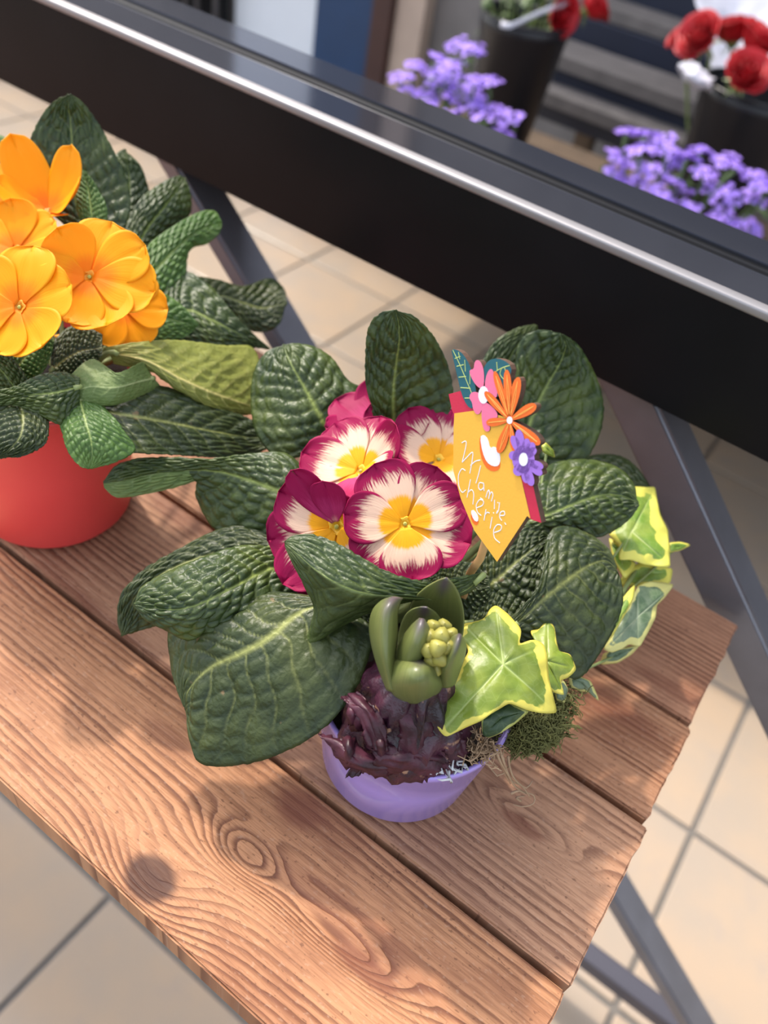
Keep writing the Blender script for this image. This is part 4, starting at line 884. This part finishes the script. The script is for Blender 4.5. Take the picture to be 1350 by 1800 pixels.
# ------------------------------------------------------------------ amber primrose
yel = thing('primrose_plant', 'primrose with amber orange flowers in the coral red pot', 'plant', (-0.387, 0.244, SH + 0.110))
CY = P(115, 660, 112)
def lift(l): return [(a, b, h + 32 * max(0.0, min(1.0, (450 - a) / 230))) for a, b, h in l]   # the coral pot stands taller
def yl(L, Mi, Rr, **kw): return leaf(yel, lift(L), lift(Mi), lift(Rr), crown=CY, **kw)
yl([(150, 420, 130), (85, 370, 142), (50, 300, 160), (50, 255, 172), (70, 208, 186), (95, 178, 196), (120, 166, 200)], [(160, 430, 128), (135, 360, 145), (130, 310, 158), (127, 260, 171), (124, 215, 184), (120, 185, 194), (121, 166, 200)],
   [(180, 430, 128), (222, 390, 138), (228, 335, 152), (205, 275, 168), (175, 220, 183), (145, 180, 196), (123, 167, 200)], seed=31, nv=10)
yl([(210, 430, 112), (200, 350, 128), (195, 300, 140), (205, 270, 147), (218, 262, 150)], [(220, 430, 110), (228, 360, 126), (228, 310, 138), (222, 280, 146), (219, 262, 150)], [(250, 430, 108), (268, 370, 120), (262, 330, 132), (245, 290, 144), (220, 263, 150)], seed=32)
yl([(150, 410, 142), (136, 370, 150), (134, 330, 158), (138, 308, 163), (144, 298, 166)], [(165, 412, 142), (160, 370, 152), (155, 335, 159), (148, 310, 164), (145, 298, 166)], [(180, 412, 140), (188, 378, 148), (180, 345, 156), (163, 315, 163), (146, 298, 166)], seed=33, mat='leaf_fresh', amp=0.8)
yl([(215, 460, 118), (222, 400, 128), (245, 352, 140), (285, 320, 148), (312, 309, 151), (325, 312, 150)], [(225, 465, 116), (258, 405, 128), (285, 370, 138), (308, 340, 145), (320, 322, 149), (326, 313, 150)], [(245, 470, 112), (300, 425, 118), (332, 380, 130), (336, 350, 139), (333, 325, 146), (327, 314, 150)], seed=34)
yl([(240, 470, 120), (268, 422, 130), (310, 395, 137), (350, 372, 142), (378, 370, 143), (390, 388, 141)], [(245, 510, 116), (280, 468, 124), (312, 435, 131), (345, 408, 137), (372, 396, 140), (390, 392, 140)], [(260, 560, 106), (300, 540, 108), (325, 490, 116), (335, 440, 124), (365, 428, 130), (385, 410, 136), (390, 396, 139)], seed=35, mat='leaf_fresh', nv=12)
yl([(345, 520, 96), (340, 488, 102), (380, 492, 104), (430, 502, 104), (475, 488, 104), (500, 508, 102), (505, 530, 100)], [(350, 540, 94), (385, 520, 99), (425, 530, 101), (460, 540, 100), (488, 535, 100), (505, 533, 100)], [(360, 570, 86), (400, 565, 88), (435, 580, 88), (465, 584, 88), (490, 570, 92), (503, 540, 98)], seed=38, mat='leaf_big')
yl([(250, 560, 108), (315, 480, 118), (365, 500, 120), (405, 545, 117), (445, 585, 113), (475, 612, 108)], [(270, 590, 104), (325, 545, 113), (370, 560, 114), (410, 580, 112), (445, 598, 110), (474, 613, 108)], [(280, 620, 96), (330, 600, 102), (375, 614, 102), (410, 616, 102), (445, 612, 105), (473, 614, 107)], seed=37, mat='leaf')
yl([(200, 580, 112), (240, 530, 120), (275, 512, 124), (315, 530, 122), (348, 572, 116)], [(200, 600, 108), (250, 575, 115), (285, 560, 118), (320, 565, 117), (348, 573, 116)], [(205, 620, 102), (255, 605, 106), (290, 602, 108), (325, 592, 111), (348, 575, 115)], seed=36, mat='leaf_fresh')
yl([(180, 612, 112), (240, 600, 118), (320, 598, 118), (390, 606, 115), (440, 608, 110), (456, 640, 104), (450, 690, 97)], [(190, 620, 110), (255, 634, 115), (320, 668, 112), (370, 690, 107), (410, 704, 101), (435, 712, 97), (447, 712, 95)], [(200, 640, 104), (260, 650, 109), (310, 682, 106), (350, 706, 100), (390, 720, 95), (425, 730, 92), (445, 728, 92)], seed=39, mat='leaf_backlit', under=True, vein=1.5, nv=8)
yl([(150, 690, 100), (220, 672, 105), (300, 680, 105), (380, 712, 100), (440, 735, 96), (480, 760, 92)], [(150, 720, 96), (220, 728, 100), (300, 742, 100), (380, 758, 96), (440, 768, 93), (480, 768, 91)], [(160, 745, 98), (215, 792, 97), (300, 800, 94), (380, 804, 90), (440, 800, 88), (480, 785, 89)], seed=41, mat='leaf_big', nv=9, amp=1.0)
yl([(255, 640, 112), (245, 638, 118), (205, 655, 120), (165, 632, 121), (130, 655, 118), (105, 690, 112)], [(270, 665, 108), (240, 672, 114), (200, 682, 115), (160, 680, 115), (130, 690, 112), (105, 700, 110)], [(282, 678, 104), (250, 695, 106), (205, 712, 106), (165, 712, 106), (130, 708, 107), (105, 706, 109)], seed=40, mat='leaf_under', amp=0.5, under=True)
yl([(110, 690, 106), (105, 740, 104), (118, 790, 99), (138, 818, 94), (155, 824, 92)], [(140, 700, 108), (150, 740, 108), (160, 775, 104), (162, 805, 97), (158, 824, 92)], [(180, 710, 106), (215, 755, 103), (238, 790, 99), (205, 812, 95), (162, 824, 92)], seed=42, mat='leaf_fresh', amp=0.5)
yl([(140, 665, 118), (95, 655, 120), (40, 672, 118), (-10, 690, 114), (-60, 705, 108)], [(140, 680, 116), (95, 690, 118), (40, 695, 115), (-10, 705, 111), (-60, 712, 107)], [(138, 720, 106), (110, 748, 104), (60, 722, 108), (0, 712, 108), (-60, 720, 106)], seed=43)
yl([(70, 690, 106), (85, 735, 104), (80, 780, 100), (40, 802, 97), (0, 805, 96)], [(30, 690, 108), (40, 730, 108), (35, 765, 105), (15, 790, 100), (-5, 804, 96)], [(-20, 690, 106), (-35, 730, 104), (-35, 770, 100), (-25, 795, 98), (-8, 805, 96)], seed=44, mat='leaf_big')
yl([(60, 700, 104), (45, 660, 112), (22, 630, 118), (-5, 605, 122), (-40, 590, 122)], [(40, 710, 100), (20, 675, 108), (0, 650, 114), (-25, 625, 118), (-45, 595, 121)], [(20, 715, 96), (-5, 690, 100), (-30, 665, 106), (-50, 635, 112), (-48, 600, 120)], seed=45)
yl([(-20, 500, 120), (-60, 380, 140), (-55, 300, 150), (-20, 262, 154), (24, 250, 155)], [(-25, 500, 120), (-70, 380, 138), (-50, 290, 152), (-15, 252, 156), (24, 249, 155)], [(-40, 500, 120), (-90, 380, 136), (-50, 270, 152), (-10, 236, 157), (24, 248, 155)], seed=46, mat='leaf_fresh')
yl([(90, 620, 112), (100, 590, 118), (140, 570, 121), (180, 590, 118)], [(90, 650, 108), (115, 630, 113), (145, 615, 116), (180, 610, 116)], [(100, 680, 100), (130, 665, 104), (160, 645, 109), (180, 625, 114)], seed=47, mat='leaf_big')
yl([(20, 630, 112), (20, 590, 118), (50, 570, 122), (90, 580, 121)], [(20, 660, 108), (45, 625, 115), (70, 605, 119), (92, 590, 120)], [(40, 680, 102), (75, 655, 108), (90, 625, 114), (94, 600, 119)], seed=48, mat='leaf_fresh')
AM = M['petal_amber']
flower(yel, P(215, 540, 158), (0.25, 0.1, 1), 0.0270, [(a, 1.0, 0.48) for a in (-60, 0, 60, 120, 180, -120)], AM, M['eye_orange'], 0.05, CY)
flower(yel, P(25, 352, 166), (-0.25, 0.35, 1), 0.0306, [(a, 1.0, 0.50, 0.1) for a in (10, 75, 140, 205, -60, -115)], AM, M['eye_orange'], 0.2, CY)
flower(yel, P(28, 440, 168), (-0.1, 0.3, 1), 0.0306, [(a, 1.0, 0.52, 0.1) for a in (30, 95, 160, 225, -30, -85)], AM, M['eye_orange'], 0.15, CY)
flower(yel, P(84, 372, 178), (0.05, 0.75, 1), 0.0306, [(125, 1.15, 0.46, 0.6), (55, 1.0, 0.44, 0.7), (180, 0.85, 0.44, 0.5), (-80, 0.45, 0.46, 0.3), (0, 0.85, 0.4, 0.6), (-130, 0.6, 0.44, 0.4)], AM, M['eye_orange'], 0.35, CY)
flower(yel, P(34, 540, 176), (-0.15, 0.12, 1), 0.0324, [(20, 1.0, 0.52), (80, 1.1, 0.55), (140, 1.0, 0.52), (-55, 0.95, 0.54), (-115, 0.9, 0.5), (190, 1.0, 0.5)], AM, M['eye_orange'], 0.10, CY)
flower(yel, P(157, 487, 184), (0.08, 0.15, 1), 0.0338, [(72, 1.06, 0.52), (30, 1.08, 0.46), (-12, 1.14, 0.50), (-68, 1.0, 0.56), (-108, 0.92, 0.5), (180, 0.80, 0.46, 0.35), (125, 0.80, 0.46, 0.45)], AM, M['eye_orange'], 0.08, CY, 'large open amber flower')
shell(yel, 'dry_petal', [(95, 590, 144), (110, 605, 143), (122, 622, 138)], [(105, 588, 146), (116, 600, 145), (126, 620, 139)], [(115, 590, 144), (122, 603, 142), (128, 620, 138)], M['eye_orange'], 8, 6, 0.0004)

# ------------------------------------------------------------------ stepped wooden staging behind the stand
ST = 0.50
stg = thing('flower_staging', 'weathered wooden stepped staging carrying the black flower buckets', 'staging', (-0.3, 2.1, 0))
def board(name, x0, x1, y0, y1, z0, z1, mat, bev=0.004):
    bm = bmesh.new(); box(bm, x0, x1, y0, y1, z0, z1, bev); return bmobj(name, bm, mat, stg)
for q in range(7):
    y0 = 1.40 + q * 0.118; board('deck_board', -1.22, 0.55, y0, y0 + 0.112, ST - 0.022, ST, M['brown_wood'])
def zat(px, py, y): return Py(px, py, y).z
yA = 2.28
z1a, z1b = zat(1030, 213, yA), zat(1030, 186, yA); board('tread', -1.22, 0.9, yA, yA + 0.12, z1a, z1b, M['old_wood'])
yB = 2.36
z2a, z2b = zat(1030, 141, yB), zat(1030, 112, yB)
board('tread', -1.22, 0.9, yB, yB + 0.03, z2a, z2b, M['old_wood'])
board('tread', -1.22, 0.9, yB + 0.002, yB + 0.185, z2b - 0.022, z2b - 0.001, M['old_wood'])
yC = 2.58
z3a, z3b = zat(1100, 50, yC), zat(1100, 22, yC); board('tread', -1.22, 0.9, yC, yC + 0.14, z3a, z3b, M['old_wood'])
board('back_board', -1.22, 0.9, yC + 0.15, yC + 0.17, ST - 0.02, 1.9, M['navy'])
board('gap_shade', -1.21, 0.89, yA + 0.10, yA + 0.115, ST - 0.02, z2a, M['navy'])  # navy board standing in for the shade under the open treads
board('gap_shade', -1.21, 0.89, yB + 0.20, yB + 0.215, z2a, z3a, M['navy'])  # same stand-in for shade, under the upper tread
for x in (-0.95, -0.2, 0.5):
    for y in (2.12,): board('leg', x - 0.03, x + 0.03, y, y + 0.06, 0.0, ST - 0.022, M['brown_wood'])
    board('leg', x - 0.03, x + 0.03, yC + 0.10, yC + 0.15, 0.0, z3a, M['brown_wood'])

def bucket(label, c, rt, rb, zt):
    t = thing('flower_bucket', label, 'bucket', (c.x, c.y, ST))
    pr = [(0.001, ST + 0.001), (rb * 0.95, ST + 0.001), (rb, ST + 0.006), (rb + (rt - rb) * 0.93, zt - 0.03), (rt * 0.985, zt - 0.028), (rt, zt - 0.02), (rt, zt), (rt - 0.004, zt + 0.001), (rt - 0.006, zt - 0.02), (rb - 0.003, ST + 0.02), (0.001, ST + 0.02)]
    MB().add(lathe(pr, c.x, c.y, 64)).build('bucket_wall', M['bucket'], t)
    MB().add(lathe([(rt, zt - 0.002), (rt + 0.004, zt - 0.001), (rt + 0.005, zt + 0.002), (rt + 0.001, zt + 0.005), (rt - 0.004, zt + 0.004), (rt - 0.006, zt)], c.x, c.y, 64)).build('rim', M['bucket'], t)
    MB().add(lathe([(0.001, zt - 0.05), (rt - 0.015, zt - 0.05)], c.x, c.y, 40)).build('water', plain('dark_water', (0.02, 0.03, 0.02), 0.1), t)
    return t
bl = Pd(926, 30, 1.90); bucket('tall black bucket of red roses beside the grey wall', bl, 0.108, 0.072, bl.z)
br = Pd(1335, 158, 1.72); bucket('black bucket holding the dense bunch of red roses and white paper', br, 0.118, 0.085, br.z)

# ------------------------------------------------------------------ roses
def rose(O, nc, R, foot, label, group):
    n, e1, e2 = frame(nc); mt = Matrix((e1, e2, n)).transposed()
    t = thing('red_rose', label, 'rose', foot, group)
    rg = random.Random(int(O.x * 9999))
    layers = [(3, 0.16, 0.95, 0.05), (4, 0.34, 0.98, 0.16), (5, 0.58, 0.90, 0.30), (6, 0.86, 0.72, 0.42), (6, 1.05, 0.45, 0.55)]
    for li, (cnt, rr, top, spread) in enumerate(layers):
        for q in range(cnt):
            a0 = 2 * math.pi * (q + 0.37 * li) / cnt + rg.uniform(-0.15, 0.15); span = 2 * math.pi / cnt * 0.78
            vs = []; rows, cols = 8, 10
            for i in range(rows + 1):
                v = i / rows
                for j in range(cols + 1):
                    s = -1 + 2 * j / cols; w_ = span * (0.45 + 0.55 * math.sin(math.pi * min(v + 0.12, 1) * 0.62))
                    rad = R * rr * (0.35 + 0.65 * v ** 0.6) + R * spread * max(0, v - 0.6) ** 2 * 2.0 + R * 0.05 * s * s
                    hgt = R * (-0.75 + (0.75 + top * 0.55) * v - 0.14 * s * s * v - spread * 0.35 * max(0, v - 0.7))
                    a = a0 + s * w_; vs.append(O + mt @ Vector((rad * math.cos(a), rad * math.sin(a), hgt + R * 0.05 * noise.noise(Vector((s * 2, v * 2, q + li * 7.0))))))
            fs = [(i * (cols + 1) + j, i * (cols + 1) + j + 1, (i + 1) * (cols + 1) + j + 1, (i + 1) * (cols + 1) + j) for i in range(rows) for j in range(cols)]
            o = link('petal', mesh('petal', vs, fs), M['rose'], t); md = o.modifiers.new('thickness', 'SOLIDIFY'); md.thickness = 0.0007
    vs, fs = lathe([(0.0005, -R * 1.05), (R * 0.22, -R * 0.98), (R * 0.40, -R * 0.72), (R * 0.34, -R * 0.55), (0.0005, -R * 0.5)], 0, 0, 14)
    link('calyx', mesh('calyx', [O + mt @ v for v in vs], fs), M['rose_stem'], t)
    b = O - n * R * 0.98
    MB().add(tube([b, b - n * R * 0.6, b.lerp(Vector(foot), 0.5) - n * R * 0.2, Vector(foot)], 0.0035, 8, 4)).build('stem', M['rose_stem'], t)
    mb = MB()
    for q in range(5):
        a = q * 1.256; d = (e1 * math.cos(a) + e2 * math.sin(a)); p0 = b + n * R * 0.08; w2 = n.cross(d).normalized() * R * 0.10
        vs = [p0 - w2, p0 + w2, p0 + d * R * 0.45 - w2 * 0.9 - n * R * 0.15, p0 + d * R * 0.45 + w2 * 0.9 - n * R * 0.15, p0 + d * R * 0.85 - n * R * 0.5]
        mb.add((vs, [(0, 1, 3, 2), (2, 3, 4)]))
    mb.build('sepals', M['rose_stem'], t)
    return t
GR = 'red roses in the right hand bucket'
fr_ = lambda dx, dy: Vector((br.x + dx, br.y + dy, ST + 0.06))
rose(Pd(1316, 126, 1.60), (0.05, 0.10, 1), 0.039, fr_(0.02, -0.03), 'round red rose facing out over the front rim of its bucket', 'roses')
rose(Pd(1226, 62, 1.70), (-0.75, 0.15, 0.75), 0.041, fr_(-0.04, -0.01), 'red rose with drooping petals leaning over the crumpled white paper', 'roses')
rose(Pd(1290, 46, 1.74), (-0.1, 0.9, 0.5), 0.040, fr_(0.0, 0.03), 'upright red rose in front of the tall white wrapping paper', 'roses')
rose(Pd(1338, 66, 1.68), (0.5, 0.5, 0.7), 0.040, fr_(0.05, 0.03), 'dark red rose behind the round outward facing rose', 'roses')
rose(Pd(1188, 66, 1.74), (-0.8, 0.4, 0.4), 0.020, fr_(-0.05, 0.02), 'small red rosebud at the edge of the dense bunch', 'roses')
fl_ = lambda dx, dy: Vector((bl.x + dx, bl.y + dy, ST + 0.06))
rose(Pd(991, 28, 1.84), (0.5, -0.5, 0.6), 0.036, fl_(0.02, -0.02), 'drooping red rose behind the white plant label', 'roses')
rose(Pd(1050, 6, 1.88), (0.8, 0.4, 0.4), 0.038, fl_(0.05, 0.0), 'red rose leaning out beyond the tall black bucket', 'roses')
# greenery in the tall bucket
gb = thing('foliage_bunch', 'bunch of dull green foliage in the tall black bucket', 'foliage', fl_(0, 0))
rg = random.Random(5)
for q in range(16):
    tip = Pd(rg.uniform(850, 1010), rg.uniform(-70, 15), rg.uniform(1.82, 1.95)); base = fl_(rg.uniform(-0.05, 0.05), rg.uniform(-0.05, 0.05))
    MB().add(tube([base, base.lerp(tip, 0.6) + Vector((0, 0, 0.02)), tip], [0.003, 0.003, 0.0015], 6, 4)).build('stem', M['rose_stem'], gb)
    for s in range(5):
        c = base.lerp(tip, 0.55 + 0.45 * s / 4) + Vector((0, 0, 0.015)); d = Vector((rg.gauss(0, 1), rg.gauss(0, 1), rg.gauss(0.2, 0.5))).normalized(); w2 = d.cross(Vector((0, 0, 1))).normalized(); L = rg.uniform(0.03, 0.05); vs = []
        for i in range(6):
            u = i / 5; hw = L * 0.26 * math.sin(math.pi * (0.08 + 0.9 * u)); m = c + d * L * u + Vector((0, 0, -0.3 * L * u * u))
            vs += [m - w2 * hw + Vector((0, 0, 0.15 * hw)), m, m + w2 * hw + Vector((0, 0, 0.15 * hw))]
        fs = []
        for i in range(5): fs += [(3 * i, 3 * i + 1, 3 * i + 4, 3 * i + 3), (3 * i + 1, 3 * i + 2, 3 * i + 5, 3 * i + 4)]
        o = link('leaf', mesh('leaf', vs, fs), M['green'], gb); md = o.modifiers.new('thickness', 'SOLIDIFY'); md.thickness = 0.0006
# white label strip
lb = thing('plant_label', 'white plastic plant label bent over the rim of the tall black bucket', 'plant label', fl_(0.02, -0.06))
mb = MB(); pts = [Pd(1012, 3, 1.84), Pd(960, 18, 1.80), Pd(915, 38, 1.77), Pd(895, 46, 1.76), Pd(880, 42, 1.77)]
q_ = [cat_rom(pts, i / 16) for i in range(17)]; vs = []; up = ROT @ Vector((0.25, 0.9, 0.3))
for p_ in q_:
    for (a, b) in ((0.006, 0.0005), (-0.006, 0.0005), (-0.006, -0.0005), (0.006, -0.0005)): vs.append(p_ + up * a + (CAM - p_).normalized() * b)
fs = [(4 * i + a, 4 * i + (a + 1) % 4, 4 * i + 4 + (a + 1) % 4, 4 * i + 4 + a) for i in range(16) for a in range(4)] + [(3, 2, 1, 0), (64, 65, 66, 67)]
link('label_strip', mesh('label_strip', vs, fs), M['paper'], lb)
MB().add(tube([q_[0], Pd(985, -5, 1.92), fl_(0.01, 0.01)], 0.002, 6, 4)).build('label_stick', M['paper'], lb)
# white wrapping paper behind the roses
wp = thing('wrapping_paper', 'white wrapping paper standing behind the red roses', 'paper', fr_(0.0, 0.05))
def sheet(name, rows):
    vs = []; rs, cs = 24, 24
    for i in range(rs + 1):
        v = i / rs; row = [cat_rom([Pd(*p) for p in r], v) for r in rows]
        for j in range(cs + 1):
            p_ = cat_rom(row, j / cs); vs.append(p_ + Vector((noise.noise(p_ * 22), noise.noise(p_ * 22 + Vector((5, 0, 0))), noise.noise(p_ * 60))) * 0.008)
    fs = [(i * (cs + 1) + j, i * (cs + 1) + j + 1, (i + 1) * (cs + 1) + j + 1, (i + 1) * (cs + 1) + j) for i in range(rs) for j in range(cs)]
    o = link(name, mesh(name, vs, fs), M['paper'], wp); md = o.modifiers.new('thickness', 'SOLIDIFY'); md.thickness = 0.0006; return o
sheet('tall_sheet', [[(1262, 190, 1.86), (1245, 90, 1.88), (1222, 0, 1.90), (1205, -60, 1.92)], [(1300, 195, 1.90), (1295, 90, 1.94), (1290, 0, 1.96), (1280, -70, 1.98)], [(1345, 200, 1.86), (1360, 90, 1.88), (1375, 0, 1.90), (1390, -60, 1.92)]])
sheet('crumpled_corner', [[(1248, 165, 1.66), (1215, 150, 1.66), (1186, 122, 1.68)], [(1250, 150, 1.64), (1222, 132, 1.63), (1192, 112, 1.66)], [(1255, 140, 1.68), (1238, 125, 1.68), (1215, 108, 1.70)]])

# ------------------------------------------------------------------ violet statice plants
def statice(label, clusters, dep, pc, R):
    t = thing('statice_plant', label, 'flowers', (pc.x, pc.y, ST), 'violet statice plants')
    zt = ST + 0.10
    MB().add(lathe([(0.001, ST + 0.001), (R * 0.75, ST + 0.001), (R, zt), (R + 0.004, zt + 0.002), (R - 0.004, zt + 0.001), (R * 0.9, zt - 0.015), (0.001, zt - 0.015)], pc.x, pc.y, 40)).build('pot_wall', M['bucket'], t)
    rg = random.Random(len(clusters))
    for (px, py) in clusters:
        c = Pd(px, py, dep + rg.uniform(-0.05, 0.05)); b = Vector((pc.x + (c.x - pc.x) * 0.3, pc.y + (c.y - pc.y) * 0.3, zt - 0.02))
        cl = MB()
        axis = Vector((rg.gauss(0, 0.3), rg.gauss(0, 0.3) - 0.3, 1)).normalized(); e1 = axis.orthogonal().normalized(); e2 = axis.cross(e1)
        for q in range(15):
            r = 0.024 * (q / 14) ** 0.5; a = q * 2.4; fc = c + (e1 * math.cos(a) + e2 * math.sin(a)) * r + axis * (0.006 - 10 * r * r) + Vector((rg.gauss(0, 1), rg.gauss(0, 1), rg.gauss(0, 1))) * 0.002
            fn = (axis + (e1 * math.cos(a) + e2 * math.sin(a)) * r * 22).normalized(); f1 = fn.orthogonal().normalized(); f2 = fn.cross(f1); s = rg.uniform(0.0065, 0.0085)
            vs = [fc - fn * s * 0.9]
            for h in range(10):
                an = h * math.pi / 5; rr = s * (1.0 if h % 2 == 0 else 0.62); vs.append(fc + (f1 * math.cos(an) + f2 * math.sin(an)) * rr + fn * s * (0.15 if h % 2 == 0 else 0.0))
            vs.append(fc - fn * s * 0.10)
            cl.add((vs, [(0, 1 + (h + 1) % 10, 1 + h) for h in range(10)] + [(11, 1 + h, 1 + (h + 1) % 10) for h in range(10)]))
        o = cl.build('flower_cluster', M['statice'], t, False)
        MB().add(tube([c - axis * 0.004, c - axis * 0.05, b], [0.004, 0.0028, 0.003], 6, 4)).build('stem', M['green'], o)
    for q in range(14):
        a = rg.uniform(0, 6.28); px, py = rg.choice(clusters); c = Pd(px + rg.uniform(-15, 15), py + rg.uniform(10, 40), dep + 0.03); d = Vector((rg.gauss(0, 1), rg.gauss(0, 1), 0.4)).normalized(); w2 = d.cross(Vector((0, 0, 1))).normalized(); L = 0.07; vs = []
        for i in range(7):
            u = i / 6; hw = 0.007 * math.sin(math.pi * (0.1 + 0.88 * u)); m = c + d * L * (u - 0.5) + Vector((0, 0, -0.02 * u * u)); vs += [m - w2 * hw, m - Vector((0, 0, 0.0015)), m + w2 * hw]
        fs = []
        for i in range(6): fs += [(3 * i, 3 * i + 1, 3 * i + 4, 3 * i + 3), (3 * i + 1, 3 * i + 2, 3 * i + 5, 3 * i + 4)]
        o = link('leaf', mesh('leaf', vs, fs), M['green'], t); md = o.modifiers.new('thickness', 'SOLIDIFY'); md.thickness = 0.0006
    return t
g1 = [(731, 115), (707, 136), (717, 160), (772, 104), (794, 112), (765, 136), (790, 128), (803, 80), (831, 88), (756, 170), (794, 154), (835, 145), (858, 144), (831, 163), (794, 176), (840, 181), (804, 199), (849, 206), (874, 192), (895, 209), (884, 234), (740, 190), (780, 215), (820, 235), (858, 250), (760, 240)]
g2 = [(1102, 232), (1133, 236), (1164, 253), (1123, 263), (1085, 279), (1183, 277), (1209, 277), (1235, 265), (1238, 303), (1125, 298), (1154, 301), (1080, 310), (1116, 320), (1183, 322), (1202, 339), (1164, 348), (1207, 365), (1252, 329), (1276, 348), (1276, 284), (1297, 296), (1333, 317), (1326, 348), (1297, 396), (1323, 401), (1264, 382), (1150, 340), (1230, 400), (1345, 330)]
c1 = Pd(810, 200, 1.60); c2 = Pd(1210, 330, 1.50)
statice('violet statice in a pot in front of the tall black bucket', g1, 1.60, c1, 0.07)
statice('violet statice in a pot in front of the dense red rose bucket', g2, 1.50, c2, 0.07)
